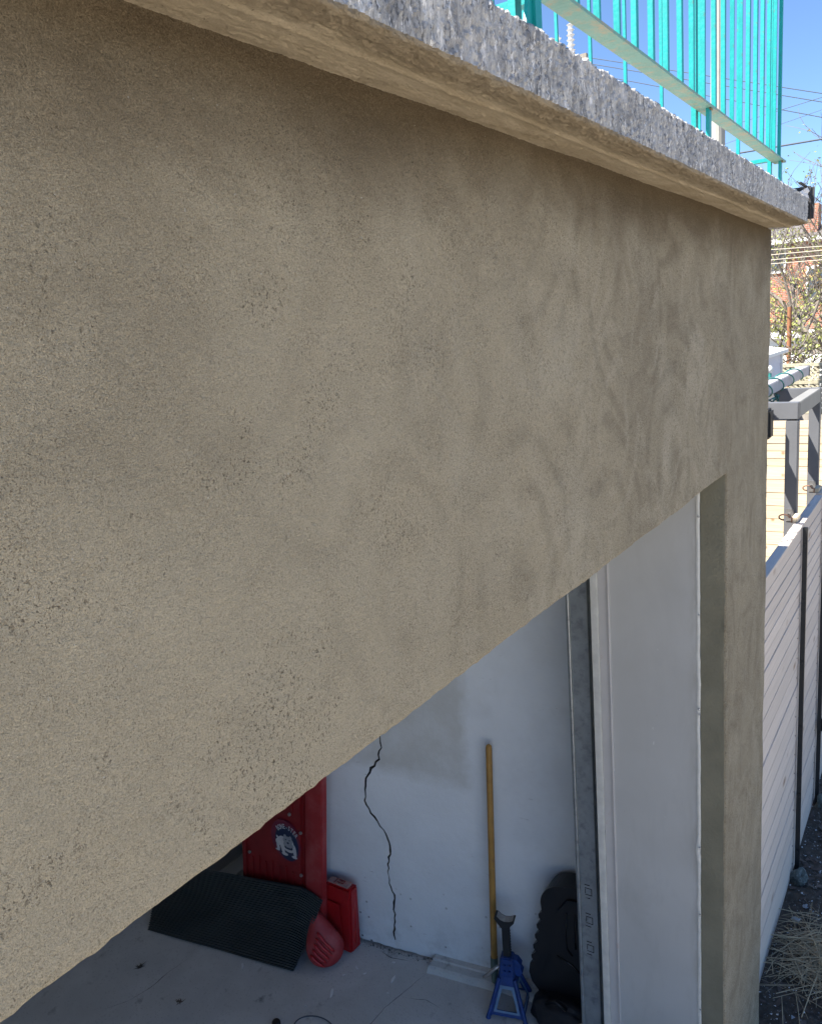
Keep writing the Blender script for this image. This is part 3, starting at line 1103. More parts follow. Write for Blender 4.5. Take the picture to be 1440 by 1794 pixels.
g = MB()
g.box(BX, BX + 0.022, 2.705, 3.18, 0.02, 1.32, 0.006)
lean_b(g)
part('board', g, 'red', cr, smooth=True, autos=40)
for y in (2.735, 3.145):
    g = MB()
    g.box(BX - 0.010, BX - 0.0005, y - 0.012, y + 0.012, 0.04, 1.30, 0.004)
    lean_b(g)
    part('edge_rib', g, 'red', cr, smooth=True, autos=40)
for i, y in enumerate(frange(2.79, 3.09, 0.05)):
    g = MB()
    g.box(BX - 0.008, BX - 0.0005, y - 0.007, y + 0.007, 0.05, 0.43 + (0.02 if i % 2 else 0), 0.003)
    lean_b(g)
    part('rib', g, 'red', cr, smooth=True, autos=40)
    g = MB()
    g.box(BX - 0.008, BX - 0.0005, y - 0.007, y + 0.007, 0.80, 1.28, 0.003)
    lean_b(g)
    part('rib', g, 'red', cr, smooth=True, autos=40)
g = MB()
g.hull8([(BX - 0.012, 2.580, 0.02), (BX - 0.018, 2.64, 0.02), (BX - 0.006, 2.698, 0.02), (BX + 0.035, 2.698, 0.02), (BX + 0.035, 2.580, 0.02)],
        [(BX - 0.012, 2.580, 1.32), (BX - 0.018, 2.64, 1.32), (BX - 0.006, 2.698, 1.32), (BX + 0.035, 2.698, 1.32), (BX + 0.035, 2.580, 1.32)], 0.005)
lean_b(g)
part('side_rail', g, 'red_dust', cr, smooth=True, autos=40)
for (y, z) in ((3.105, 0.455), (2.722, 0.435), (2.722, 0.70), (2.80, 0.79)):
    g = MB()
    g.tube([(BX - 0.0105, y, z), (BX - 0.017, y, z), (BX - 0.019, y, z)], [0.010, 0.009, 0.005], 10)
    lean_b(g)
    part('bolt', g, 'silver', cr, smooth=True, autos=50)
# round emblem: ring, disc, lettering, dog
EY, EZ = 2.869, 0.616
EX = BX - 0.012


def em(u, v, d):
    return (EX - d, EY - u, EZ + v)


def ell(cx, cy, rx, ry, rot=0, n=24):
    c, s = math.cos(rot), math.sin(rot)
    return [(cx + rx * math.cos(t) * c - ry * math.sin(t) * s, cy + rx * math.cos(t) * s + ry * math.sin(t) * c) for t in [2 * math.pi * i / n for i in range(n)]]


emblem = MB()
emblem.extrude(ell(0, 0, 0.104, 0.124, 0, 48), em, -0.0118, 0.0, 0)
o_em = part('emblem', emblem, 'print_red', cr)
g = MB()
g.extrude(ell(0.008, -0.012, 0.082, 0.104, 0, 48), em, 0.0003, 0.0012, 0)
part('emblem_disc', g, 'navy', o_em)
g = MB()
for o_ in (ell(-0.020, -0.010, 0.036, 0.034), ell(0.022, -0.008, 0.036, 0.040), ell(0.0, -0.012, 0.045, 0.030),
           ell(-0.050, -0.018, 0.022, 0.020), ell(-0.058, -0.046, 0.010, 0.026, 0.1), ell(-0.064, -0.069, 0.015, 0.006),
           ell(-0.026, -0.052, 0.012, 0.034, 0.25), ell(-0.014, -0.082, 0.022, 0.009), ell(0.060, -0.045, 0.012, 0.038, 0.05), ell(0.054, -0.083, 0.019, 0.008),
           ell(-0.056, 0.010, 0.005, 0.010, 0.6), ell(0.020, -0.045, 0.036, 0.018)):
    g.extrude(o_, em, 0.0014, 0.0020 + 0.00006 * len(g.v) / 48, 0)
part('dog_print', g, 'print', o_em)
g = MB()
for o_ in (ell(0.018, 0.008, 0.034, 0.024), ell(0.020, -0.018, 0.036, 0.018), ell(0.002, 0.030, 0.009, 0.012), ell(0.040, 0.028, 0.009, 0.012)):
    g.extrude(o_, em, 0.0016, 0.0031 + 0.00006 * len(g.v) / 48, 0)
part('dog_face_print', g, 'print_grey', o_em)
g = MB()
for o_ in (ell(0.020, -0.040, 0.026, 0.006), ell(0.006, 0.012, 0.004, 0.004), ell(0.032, 0.012, 0.004, 0.004), ell(0.019, -0.006, 0.008, 0.006), ell(-0.002, -0.036, 0.006, 0.009, 0.5), ell(0.042, -0.036, 0.006, 0.009, -0.5)):
    g.extrude(o_, em, 0.0016, 0.0037 + 0.00006 * len(g.v) / 48, 0)
part('dog_line_print', g, 'navy', o_em)


def lettering(text, size, put, mat, parent, name='lettering'):
    mb = MB()
    for i, ch in enumerate(text):
        cu = bpy.data.curves.new('letter', 'FONT')
        cu.body = ch
        cu.size = size
        cu.extrude = 0.0003
        cu.align_x = 'CENTER'
        cu.resolution_u = 2
        cu.offset = size * 0.012
        to = bpy.data.objects.new('letter', cu)
        COL.objects.link(to)
        bpy.context.view_layer.update()
        me = to.to_mesh()
        vs = [put(i, v.co) for v in me.vertices]
        mb.add(vs, [tuple(p.vertices) for p in me.polygons])
        to.to_mesh_clear()
        bpy.data.objects.remove(to)
        bpy.data.curves.remove(cu)
    return part(name, mb, mat, parent)


TXT = 'BONE-STER'


def put_letter(i, co):
    a = math.radians(132 - i * 11.5)
    R_ = 0.080
    cx, cy = 0.014 + R_ * 0.98 * math.cos(a), -0.006 + R_ * 1.02 * math.sin(a)
    th = a - math.pi / 2
    c, s = math.cos(th), math.sin(th)
    x_, y_ = co.x * 0.85, co.y * 1.35
    return Vector(em(cx + x_ * c - y_ * s, cy + x_ * s + y_ * c, 0.0018 + co.z))


lettering(TXT, 0.030, put_letter, 'print', o_em)

# ---- red box
bx = thing('red_box', 'tall tapered bright red plastic box with scuffed grey top against the white wall', 'box', (2.84, 2.62, 0))
g = MB()
bot = [(2.800, 2.533, 0.0), (2.890, 2.532, 0.0), (2.868, 2.715, 0.0), (2.803, 2.715, 0.0)]
top = [(2.803, 2.500, 0.400), (2.872, 2.498, 0.400), (2.860, 2.668, 0.400), (2.803, 2.668, 0.400)]
g.hull8(bot, top, 0.012)
part('body', g, 'red_box', bx, smooth=True, autos=45)
g = MB()
g.hull8([(2.809, 2.520, 0.4005), (2.861, 2.523, 0.4005), (2.852, 2.660, 0.4005), (2.809, 2.660, 0.4005)],
        [(2.811, 2.523, 0.4070), (2.859, 2.526, 0.4070), (2.850, 2.657, 0.4070), (2.811, 2.657, 0.4070)], 0.002)
tp = part('top_plate', g, 'scuff', bx)
g = MB()
g.box(2.822, 2.846, 2.560, 2.563, 0.4075, 0.4115)
g.box(2.822, 2.826, 2.564, 2.600, 0.4075, 0.4115)
g.box(2.842, 2.846, 2.564, 2.600, 0.4075, 0.4115)
g.box(2.8115, 2.849, 2.612, 2.615, 0.4075, 0.4100)
part('handle', g, 'red', tp)
g = MB()
g.box(2.7935, 2.7995, 2.575, 2.680, 0.02, 0.30, 0.003)
part('front_panel', g, 'red_box', bx, smooth=True, autos=45)
g = MB()
g.tube([(2.845, 2.530, 0.05), (2.845, 2.506, 0.36)], 0.008, 8)
part('corner_rib', g, 'red_box', bx, smooth=True)

# ---- ridged red scoop
sc = thing('red_scoop', 'rounded dusty red plastic scoop with parallel ridges, leaning beside the black mat', 'plastic scoop', (2.66, 2.60, 0))


SC = Vector((2.690, 2.612, 0.112))
SCF = Vector((-0.64, -0.66, 0.39)).normalized()      # the way its ridged face looks
SCR = Vector((0.718, -0.696, 0.0))
SCU = SCR.cross(-SCF).normalized()
if SCU.z < 0:
    SCU = -SCU


def sc_shape(a, b):
    """front surface of the scoop; a = towards picture right, b = up"""
    top = 0.185
    bot = 0.105
    w = 0.100 * (1 - 0.62 * max(0.0, b / top) ** 1.2)
    cx = -0.030 * max(0.0, b / top)
    hb = top if b > 0 else bot
    q = 1 - (b / hb) ** 2 - ((a - cx) / w) ** 2 if abs(b) < hb else -1
    return SC + SCF * 0.050 * math.sqrt(max(0.0, q)) ** 0.7 + SCR * a + SCU * b


g = MB()
rings = []
NA, NB = 36, 26
for i in range(NB + 1):
    t = -math.pi / 2 + math.pi * i / NB
    b = (0.185 if t > 0 else 0.105) * math.sin(t)
    hb = 0.185 if b > 0 else 0.105
    w = 0.100 * (1 - 0.62 * max(0.0, b / 0.185) ** 1.2) * math.cos(t) ** 0.85 if abs(math.cos(t)) > 1e-6 else 0.0005
    cx = -0.030 * max(0.0, b / 0.185)
    dep = 0.046 * max(0.02, math.cos(t)) ** 0.7
    for k in range(NA):
        u = 2 * math.pi * k / NA
        g.v.append(SC + SCF * dep * math.sin(u) * (1.0 if math.sin(u) > 0 else 0.5) + SCR * (cx + w * math.cos(u)) + SCU * b)
for i in range(NB):
    for k in range(NA):
        g.f.append((i * NA + k, i * NA + (k + 1) % NA, (i + 1) * NA + (k + 1) % NA, (i + 1) * NA + k))
        g.mi.append(0)
part('scoop_shell', g, 'red_dust', sc, smooth=True)
for i in range(5):
    g = MB()
    a0, b0 = -0.082 + 0.012 * i, -0.020 + 0.026 * i
    a1, b1 = -0.020 + 0.016 * i, -0.092 + 0.016 * i
    path = []
    for k in range(9):
        t = k / 8
        p_ = sc_shape(a0 + (a1 - a0) * t - 0.006 * math.sin(math.pi * t), b0 + (b1 - b0) * t)
        path.append(p_ + SCF * 0.003)
    g.tube(path, [0.003] + [0.0085] * 7 + [0.003], 8)
    part('ridge', g, 'red_box', sc, smooth=True)

# ---- ribbed black rubber mat leaning on the creeper
g = MB()
B0, B1 = Vector((2.561, 2.732, 0.004)), Vector((2.392, 3.69, 0.004))
T0, T1 = Vector((2.722, 2.622, 0.355)), Vector((2.70, 3.95, 0.17))
T0b = Vector((2.736, 2.680, 0.392))
NR = 33
us = frange(0, 1, 1 / 26)
rows = []
for i in range(NR):
    for t, h in ((0.0, 0), (0.12, 1), (0.58, 1), (0.70, 0)):
        rows.append(((i + t) / NR, h))
rows.append((1.0, 0))
nrm = (B1 - B0).cross(T0 - B0).normalized()
if nrm.x > 0:
    nrm = -nrm
k = len(us)
for v, h in rows:
    for u in us:
        a = B0.lerp(B1, u)
        tp_ = T0b.lerp(T1, u)
        if u < 0.06:
            tp_ = T0.lerp(T0b.lerp(T1, 0.06), u / 0.06)
        p = a.lerp(tp_, v)
        p = p + nrm * (-0.020 * math.sin(v * math.pi) * (0.6 + 0.4 * math.sin(u * 3)) + (0.0095 if h else 0) + 0.004 * nz(u * 3, v * 3))
        if p.z < 0.003:
            p.z = 0.003 + (0.004 if h else 0)
        g.v.append(p)
for i in range(len(rows) - 1):
    for j in range(k - 1):
        g.f.append((i * k + j, i * k + j + 1, (i + 1) * k + j + 1, (i + 1) * k + j))
        g.mi.append(0)
# back side gives it its thickness
off = len(g.v)
n_all = off
for q in range(n_all):
    g.v.append(g.v[q] - nrm * 0.006)
for (a, b) in [((0, 0), (0, k - 1)), ((len(rows) - 1, 0), (len(rows) - 1, k - 1))]:
    r_ = a[0]
    for j in range(k - 1):
        g.f.append((r_ * k + j, r_ * k + j + 1, off + r_ * k + j + 1, off + r_ * k + j))
        g.mi.append(0)
for c_ in (0, k - 1):
    for i in range(len(rows) - 1):
        g.f.append((i * k + c_, (i + 1) * k + c_, off + (i + 1) * k + c_, off + i * k + c_))
        g.mi.append(0)
tag(part('rubber_mat', g, 'rubber'), 'black ribbed rubber mat leaning from the floor onto the red creeper', 'mat')

# ---- broomstick
bs = thing('broomstick', 'yellow-brown wooden broomstick leaning against the cracked white wall', 'broomstick', (2.955, 1.752, 0.04))
g = MB()
g.tube([(2.968, 1.751, 0.17), (2.999, 1.724, 1.303), (2.9995, 1.7235, 1.318), (3.0, 1.723, 1.324)], [0.0165, 0.0150, 0.013, 0.007], 16)
part('stick', g, 'stick', bs, smooth=True, autos=50)
g = MB()
g.tube([(2.964, 1.7545, 0.042), (2.966, 1.753, 0.10), (2.9682, 1.751, 0.185)], [0.014, 0.0185, 0.0185], 14)
part('ferrule', g, 'ferrule', bs, smooth=True, autos=50)

# ---- jack stand
JS = Vector((2.905, 1.640, 0.0))
jk = thing('jack_stand', 'blue steel jack stand with a black ratchet post in front of the white wall', 'jack stand', JS)
ang = math.atan2(-0.167, 0.047)
ex = Vector((math.cos(ang), math.sin(ang), 0))       # towards picture right
ey = Vector((-ex.y, ex.x, 0))                        # away from the viewer
if ey.x < 0:
    ey = -ey


def jp(u, w, z):
    return JS + ex * u + ey * w + Vector((0, 0, z * 0.90))


def m_keep(mb, i):
    # drops the bottom of the cut-out so that it stays open
    return not (mb.mi[i] == 1 and len(mb.f[i]) == 3)


def side_frame(face):
    """one A-shaped face: outer outline with triangular hole"""
    out = [(-0.092, 0.0), (-0.085, 0.0), (-0.070, 0.018), (0.070, 0.018), (0.085, 0.0), (0.092, 0.0), (0.088, 0.03), (0.036, 0.215), (-0.036, 0.215), (-0.088, 0.03)]
    hole = [(-0.050, 0.052), (-0.046, 0.046), (0.046, 0.046), (0.050, 0.052), (0.024, 0.150), (0.012, 0.162), (-0.012, 0.162), (-0.024, 0.150)]

    def f(u, z, d):
        w = 0.088 - (0.088 - 0.034) * (z / 0.215) - d
        if face == 0:
            return jp(u, -w, z)
        if face == 1:
            return jp(u, w, z)
        if face == 2:
            return jp(w, u, z)
        return jp(-w, u, z)
    mb = MB()
    mb.holed(out, [hole], f, 0.004)
    # remove the hole floor, keep it open
    keep = [i for i, f in enumerate(mb.f) if m_keep(mb, i)]
    mb.f = [mb.f[i] for i in keep]
    mb.mi = [0] * len(mb.f)
    fr = MB()
    lo = [(-0.064, 0.036), (0.064, 0.036), (0.033, 0.172), (-0.033, 0.172)]
    li = [(-0.050, 0.047), (0.050, 0.047), (0.023, 0.156), (-0.023, 0.156)]
    for i in range(4):
        j = (i + 1) % 4
        q = [lo[i], lo[j], li[j], li[i]]
        fr.add([f(u, z, -0.002) for u, z in q] + [f(u, z, -0.0006) for u, z in q], [(0, 1, 2, 3), (0, 4, 5, 1), (1, 5, 6, 2), (2, 6, 7, 3), (3, 7, 4, 0)])
    return mb, fr


for fc in range(4):
    a, b = side_frame(fc)
    po = part('leg_frame', a, 'blue', jk)
    part('frame_lip', b, 'blue_pale', po)
for (u, w) in ((-1, -1), (1, -1), (1, 1), (-1, 1)):
    g = MB()
    g.tube([jp(u * 0.090, w * 0.090, 0.0), jp(u * 0.086, w * 0.086, 0.022), jp(u * 0.037, w * 0.037, 0.21)], [0.013, 0.010, 0.009], 8)
    part('leg', g, 'blue', jk, smooth=True, autos=50)
g = MB()
g.hull8([jp(-0.037, -0.037, 0.212), jp(0.037, -0.037, 0.212), jp(0.037, 0.037, 0.212), jp(-0.037, 0.037, 0.212)],
        [jp(-0.030, -0.030, 0.325), jp(0.030, -0.030, 0.325), jp(0.030, 0.030, 0.325), jp(-0.030, 0.030, 0.325)], 0.005)
part('collar', g, 'blue', jk, smooth=True, autos=40)
g = MB()
for s_ in (-1, 1):
    g.tube([jp(s_ * 0.012 + 0.006, -0.036, 0.29), jp(s_ * 0.012 + 0.006, -0.043, 0.29)], 0.006, 6)
    g.tube([jp(s_ * 0.012 + 0.004, -0.037, 0.255), jp(s_ * 0.012 + 0.004, -0.044, 0.255)], 0.006, 6)
part('bolt_heads', g, 'blue', jk)
g = MB()
out = [(0.028, 0.32), (0.050, 0.315), (0.068, 0.285), (0.064, 0.265), (0.074, 0.245), (0.058, 0.215), (0.034, 0.225)]
g.extrude(out, lambda u, z, d: jp(u, d, z), -0.018, 0.018)
part('pawl_housing', g, 'blue', jk)
g = MB()
g.tube([jp(-0.034, -0.012, 0.262), jp(-0.060, -0.02, 0.245), jp(-0.098, -0.03, 0.205), jp(-0.118, -0.032, 0.190)], [0.007, 0.009, 0.009, 0.006], 8)
part('lever', g, 'silver', jk, smooth=True)
g = MB()
out = [(-0.017, 0.20), (0.012, 0.20)]
z = 0.325
while z < 0.505:
    out += [(0.012, z), (0.019, z + 0.004), (0.016, z + 0.012)]
    z += 0.017
out += [(0.013, 0.515), (-0.017, 0.515)]
g.extrude(out, lambda u, z, d: jp(u, d, z), -0.014, 0.014)
part('ratchet_post', g, 'black', jk)
g = MB()
out = [(-0.018, 0.505), (0.016, 0.505), (0.028, 0.520), (0.046, 0.543), (0.048, 0.552), (0.040, 0.552), (0.022, 0.543), (0.0, 0.540), (-0.020, 0.549), (-0.036, 0.566), (-0.046, 0.566), (-0.048, 0.556), (-0.032, 0.528)]
g.extrude(out, lambda u, z, d: jp(u, d, z), -0.024, 0.024)
sd = part('saddle', g, 'black', jk)
g = MB()
out2 = [(0.040, 0.5525), (0.022, 0.5435), (0.0, 0.5405), (-0.020, 0.5495), (-0.036, 0.5665)]
vs = []
for u, z in out2:
    vs += [jp(u, -0.020, z + 0.0012), jp(u, 0.020, z + 0.0012)]
g.add(vs, [(2 * i, 2 * i + 1, 2 * i + 3, 2 * i + 2) for i in range(4)])
part('worn_saddle_face', g, 'silver', sd)

# ---- black moulded case behind the track
cs = thing('black_case', 'tall black moulded plastic case with a wavy edge, standing behind the steel door track', 'case', (3.0, 1.30, 0))


def case_outline():
    pts = []
    pts += [(1.02, 0.02), (1.46, 0.02), (1.478, 0.06)]
    z = 0.10
    for (y, zz) in [(1.500, 0.13), (1.530, 0.17), (1.542, 0.22), (1.535, 0.27)]:
        pts.append((y, zz))
    z = 0.285
    i = 0
    while z < 0.56:
        pts.append((1.515 - 0.011 * i, z))
        pts.append((1.526 - 0.011 * i, z + 0.014))
        pts.append((1.527 - 0.011 * i, z + 0.032))
        pts.append((1.510 - 0.011 * i, z + 0.047))
        z += 0.058
        i += 1
    for a in range(0, 91, 10):
        t = math.radians(a)
        pts.append((1.36 + 0.110 * math.cos(t), 0.615 + 0.105 * math.sin(t)))
    pts += [(1.02, 0.72)]
    return pts


def cf(u, z, d):
    return (3.085 - 0.161 * (u - 1.3) - d, u, z)


g = MB()
g.extrude(case_outline(), cf, 0.0, 0.115)
part('shell', g, 'black_pl', cs)
ins = [(y - 0.045 if y > 1.1 else y, 0.03 + (z - 0.03) * 0.93) for y, z in case_outline()[::1]]
g = MB()
g.extrude([(1.05, 0.06), (1.42, 0.06), (1.465, 0.14), (1.475, 0.24), (1.435, 0.34), (1.405, 0.50), (1.385, 0.60), (1.34, 0.665), (1.05, 0.675)], cf, 0.1155, 0.128)
part('lid', g, 'black_pl', cs)
g = MB()
g.tube([cf(1.345, 0.60, 0.131), cf(1.352, 0.48, 0.131), cf(1.350, 0.41, 0.131), cf(1.325, 0.38, 0.131)], 0.004, 8)
g.tube([cf(1.305, 0.60, 0.131), cf(1.310, 0.48, 0.131), cf(1.308, 0.42, 0.131)], 0.004, 8)
g.tube([cf(1.40, 0.36, 0.131), cf(1.33, 0.33, 0.131), cf(1.27, 0.27, 0.131), cf(1.25, 0.18, 0.131)], 0.004, 8)
part('moulded_groove', g, simple('glossy_black_plastic', (0.012, 0.012, 0.014), 0.2), cs, smooth=True)

bg_ = thing('black_bag', 'slumped black bag on the floor below the black case', 'bag', (2.93, 1.36, 0))
bm = bmesh.new()
bmesh.ops.create_icosphere(bm, subdivisions=4, radius=1)
for v in bm.verts:
    c = v.co.copy()
    f = 1 + 0.13 * nz(c.x * 2, c.y * 2, c.z * 2) + 0.05 * nz(c.x * 6, c.y * 6, c.z * 6)
    sgn = lambda a, e: math.copysign(abs(a) ** e, a)
    v.co = Vector((2.915 + 0.075 * sgn(c.x, .7) * f, 1.365 + 0.150 * sgn(c.y, .7) * f, max(0.0, 0.075 + 0.085 * sgn(c.z, .7) * f)))
part('bag_body', MB().from_bm(bm), simple('black_nylon', (0.014, 0.014, 0.018), 0.6, bump=0.003, bscale=50), bg_, smooth=True)
g = MB()
g.tube([(2.87, 1.43, 0.14), (2.86, 1.38, 0.185), (2.87, 1.33, 0.15)], 0.008, 8)
part('strap', g, 'black_pl', bg_, smooth=True)

g = MB()
bm = bmesh.new()
bmesh.ops.create_icosphere(bm, subdivisions=3, radius=1)
for v in bm.verts:
    c = v.co
    f = 1 + 0.45 * nz(c.x * 3, c.y * 3, c.z * 3) + 0.25 * nz(c.x * 8, c.y * 8, c.z * 8)
    v.co = Vector((2.815 + c.x * 0.016 * f, 1.222 + c.y * 0.022 * f, 0.153 + c.z * 0.024 * f))
g.from_bm(bm)
tag(part('crumpled_foil', g, 'silver'), 'small crumpled piece of silver foil on the black bag beside the track', 'foil')

# ---- small things on the floor
g = MB()
g.tube([(2.262, 2.580, 0.0), (2.262, 2.580, 0.016), (2.262, 2.580, 0.022)], [0.021, 0.021, 0.017], 20)
tag(part('bottle_cap', g, 'black_pl', smooth=True, autos=40), 'round black bottle cap lying on the concrete floor', 'cap')
g = MB()
loop = []
for i in range(40):
    t = i / 39
    a = math.radians(200 - 250 * t)
    loop.append((2.30 + 0.085 * math.sin(a) + 0.03 * t, 2.385 + 0.12 * math.cos(a), 0.006 + 0.004 * math.sin(t * 7)))
g.tube(loop, 0.0028, 6)
tag(part('wire_loop', g, 'cable', smooth=True), 'thin dark wire curled in a loop on the garage floor', 'wire')

r = random.Random(3)
chips = [(2.454, 3.002, .020, 'pale paint flake lying just below the lower edge of the black mat'),
         (2.541, 2.461, .026, 'largest white paint flake on the floor, below the red scoop'),
         (2.667, 2.479, .007, 'tiny white paint flake on the floor, nearest below the red scoop'),
         (2.739, 2.452, .012, 'small white paint flake on the floor, just right of the red scoop'),
         (2.726, 2.390, .010, 'small slanted white paint flake between the red box and the long upright flake'),
         (2.765, 2.236, .024, 'long upright white paint flake on the floor below the wall crack'),
         (2.862, 2.300, .011, 'white paint flake closest to the foot of the cracked wall'),
         (2.679, 2.209, .008, 'small white paint flake lying beside the long floor crack'),
         (2.414, 2.523, .007, 'tiny white paint flake between the bottle cap and the largest flake')]
for i, (x, y, q, lab) in enumerate(chips):
    g = MB()
    a = r.uniform(0, math.pi)
    out = []
    for t in range(7):
        b = t / 7 * 2 * math.pi
        u, w = q * math.cos(b) * r.uniform(.8, 1.1), q * 0.33 * math.sin(b) * r.uniform(.7, 1.2)
        out.append((x + u * math.cos(a) - w * math.sin(a), y + u * math.sin(a) + w * math.cos(a)))
    g.extrude(out, lambda u, v, d: (u, v, d + (u - x) * 0.18), 0.0035, 0.0065)
    o = part('paint_chip', g, 'chip')
    tag(o, lab, 'paint chip', 'white paint chips on the garage floor')
for i, (x, y, s_) in enumerate([(2.179, 3.501, .036), (2.122, 3.114, .030)]):
    g = MB()
    for t in range(16):
        a = r.uniform(0, 6.28)
        l = r.uniform(.3, 1) * s_
        p0 = Vector((x + r.uniform(-.3, .3) * s_, y + r.uniform(-.3, .3) * s_, 0.003))
        d = Vector((math.cos(a), math.sin(a), 0))
        q = Vector((-d.y, d.x, 0)) * s_ * 0.12
        g.add([p0 - q, p0 + q, p0 + d * l + Vector((0, 0, r.uniform(.002, .012)))], [(0, 1, 2)])
    o = part('dry_leaf', g, 'deadleaf')
    tag(o, ['dark shrivelled leaf on the floor, farther of the two below the mat', 'dark shrivelled leaf on the floor, nearer of the two below the mat'][i], 'leaf')

# ---- boards lying by the recess
g = MB()
g.box(2.86, 3.19, 3.56, 3.66, 0.0, 0.035, 0.003)
tag(part('loose_board', g, 'inner'), 'grey board lying on the floor at the back, left of the red creeper', 'board')

# ================================================================== OUTSIDE, RIGHT OF THE CORNER
# ---- side fence: every plank its own piece
def plank_courses(top, bottom):
    zs_ = []
    z = top
    for i in range(6):
        zs_.append((z - 0.070, z))
        z -= 0.0745
    while z - 0.118 > bottom:
        zs_.append((z - 0.1135, z))
        z -= 0.118
    zs_.append((bottom, z))
    return zs_


sf = thing('plank_fence', 'pale wooden plank fence in shade running away from the garage corner, black posts', 'fence', (4.5, 0.66, -0.1))
courses = plank_courses(2.030, -0.09)
for (xa, xb) in ((3.45, 4.70), (4.706, 5.52), (5.526, 7.1), (7.106, 8.86)):
    for (z0, z1) in courses:
        g = MB()
        e = random.uniform(-0.002, 0.002)
        g.box(xa, xb, 0.660 + e, 0.680 + e, z0, z1, 0.0025)
        part('plank', g, 'plank_side', sf)
g = MB()
g.box(3.45, 5.49, 0.652, 0.70, 2.033, 2.046, 0.002)
part('cap_board', g, 'plank_side', sf)
g = MB()
g.box(5.54, 8.86, 0.652, 0.70, 2.033, 2.046, 0.002)
part('cap_board', g, 'plank_side', sf)
for i, x in enumerate((4.70, 5.52, 7.1)):
    g = MB()
    g.box(x - 0.012, x + 0.012, 0.628, 0.652, -0.14, 2.03, 0.002)
    po = part('post', g, 'black', sf)
    for zz in (1.93, 1.62, 1.25, 0.85, 0.42, 0.05):
        g = MB()
        g.box(x - 0.020, x - 0.0125, 0.634, 0.648, zz - 0.010, zz + 0.010)
        part('bolt', g, 'black', po)
for z0, z1 in ((1.80, 1.915), (0.43, 0.525)):
    g = MB()
    g.box(5.515, 5.60, 0.600, 0.6275, z0, z1, 0.006)
    part('hinge', g, 'black', sf)
for (x, y) in ((4.72, 0.72), (5.55, 0.72)):
    g = MB()
    pts_ = [(x, y - 0.008, 2.047), (x, y - 0.008, 2.075)]
    for a_ in range(0, 271, 30):
        t = math.radians(a_)
        pts_.append((x - 0.01, y + 0.030 - 0.026 * math.cos(t), 2.078 + 0.016 * math.sin(t)))
    g.tube(pts_, 0.0042, 8)
    part('hook', g, simple('rusty_hook', (0.22, 0.12, 0.08), 0.7), sf, smooth=True)
    g = MB()
    g.box(x + 0.0, x + 0.12, y - 0.035, y - 0.005, 2.047, 2.075, 0.004)
    part('wood_block', g, 'plank', sf)

for x in (3.52, 4.64, 4.77, 5.46):
    for k_, (z0, z1) in enumerate(courses):
        if z1 - z0 > 0.09:
            g = MB()
            g.tube([(x, 0.6585, (z0 + z1) / 2), (x, 0.6565, (z0 + z1) / 2)], 0.004, 6)
            part('screw', g, 'black', sf)

# ---- cross fence of new planks, in the sun
cf_ = thing('sunlit_fence', 'bright new cedar fence of horizontal boards standing in the sun', 'fence', (8.9, 2.4, -0.1))
z = 2.085
rows_ = []
for i in range(6):
    rows_.append((z - 0.074, z))
    z -= 0.0785
while z > 0.05:
    rows_.append((z - 0.1355, z))
    z -= 0.140
for (z0, z1) in rows_:
    g = MB()
    e = random.uniform(-.002, .002)
    g.box(8.90 + e, 8.92 + e, 0.70, 4.6, z0, z1, 0.003)
    part('board', g, 'plank', cf_)
for y in (0.9, 2.7, 4.5):
    g = MB()
    g.box(8.925, 9.0, y, y + 0.08, -0.15, 2.08)
    part('post', g, 'old_wood', cf_)

# ---- grey vertical boards and lattice fence behind
lf = thing('lattice_fence', 'weathered fence with diagonal lattice panels under a pale top rail', 'fence', (13.5, 2.0, -0.1))
for z0, z1 in ((2.325, 2.375), (2.065, 2.115), (1.62, 1.66)):
    g = MB()
    g.box(13.47, 13.52, 0.2, 5.0, z0, z1)
    part('rail', g, 'lattice', lf)
for y in (1.42, 1.90, 2.5, 4.0):
    g = MB()
    g.box(13.525, 13.60, y, y + 0.09, -0.15, 2.32)
    part('post', g, 'old_wood', lf)
nsl = 0
for (z0, z1) in ((2.118, 2.322), (1.665, 2.062)):
    H_ = z1 - z0
    y = 0.6
    while y < 4.2:
        for sgn, xx in ((1, 13.478), (-1, 13.493)):
            a = Vector((xx, y, z0))
            b = Vector((xx, y + sgn * H_, z1))
            d = (b - a).normalized()
            q = Vector((0, -d.z, d.y)) * 0.014
            g = MB()
            xo = Vector((0.010, 0, 0))
            g.add([a - q, a + q, b + q, b - q, a - q + xo, a + q + xo, b + q + xo, b - q + xo], [(0, 1, 2, 3), (4, 7, 6, 5), (0, 4, 5, 1), (1, 5, 6, 2), (2, 6, 7, 3), (3, 7, 4, 0)])
            if 1.3 < y < 2.6:
                part('slat', g, 'lattice', lf)
                nsl += 1
            else:
                if y < 1.3 or y > 2.6:
                    part('slat', g, 'lattice', lf)
        y += 0.075
for y in frange(0.4, 4.2, 0.145)[:-1]:
    g = MB()
    g.box(13.56, 13.58, y, y + 0.138, -0.1, 1.615)
    part('board', g, 'old_wood', lf)
bf = thing('board_fence', 'grey weathered vertical board fence just behind the sunlit cedar fence', 'fence', (10.2, 1.4, -0.1))
for y in frange(0.6, 3.0, 0.13)[:-1]:
    g = MB()
    g.box(10.2, 10.22, y, y + 0.124, -0.1, 1.99 + random.uniform(-.006, .006))
    part('board', g, 'old_wood', bf)

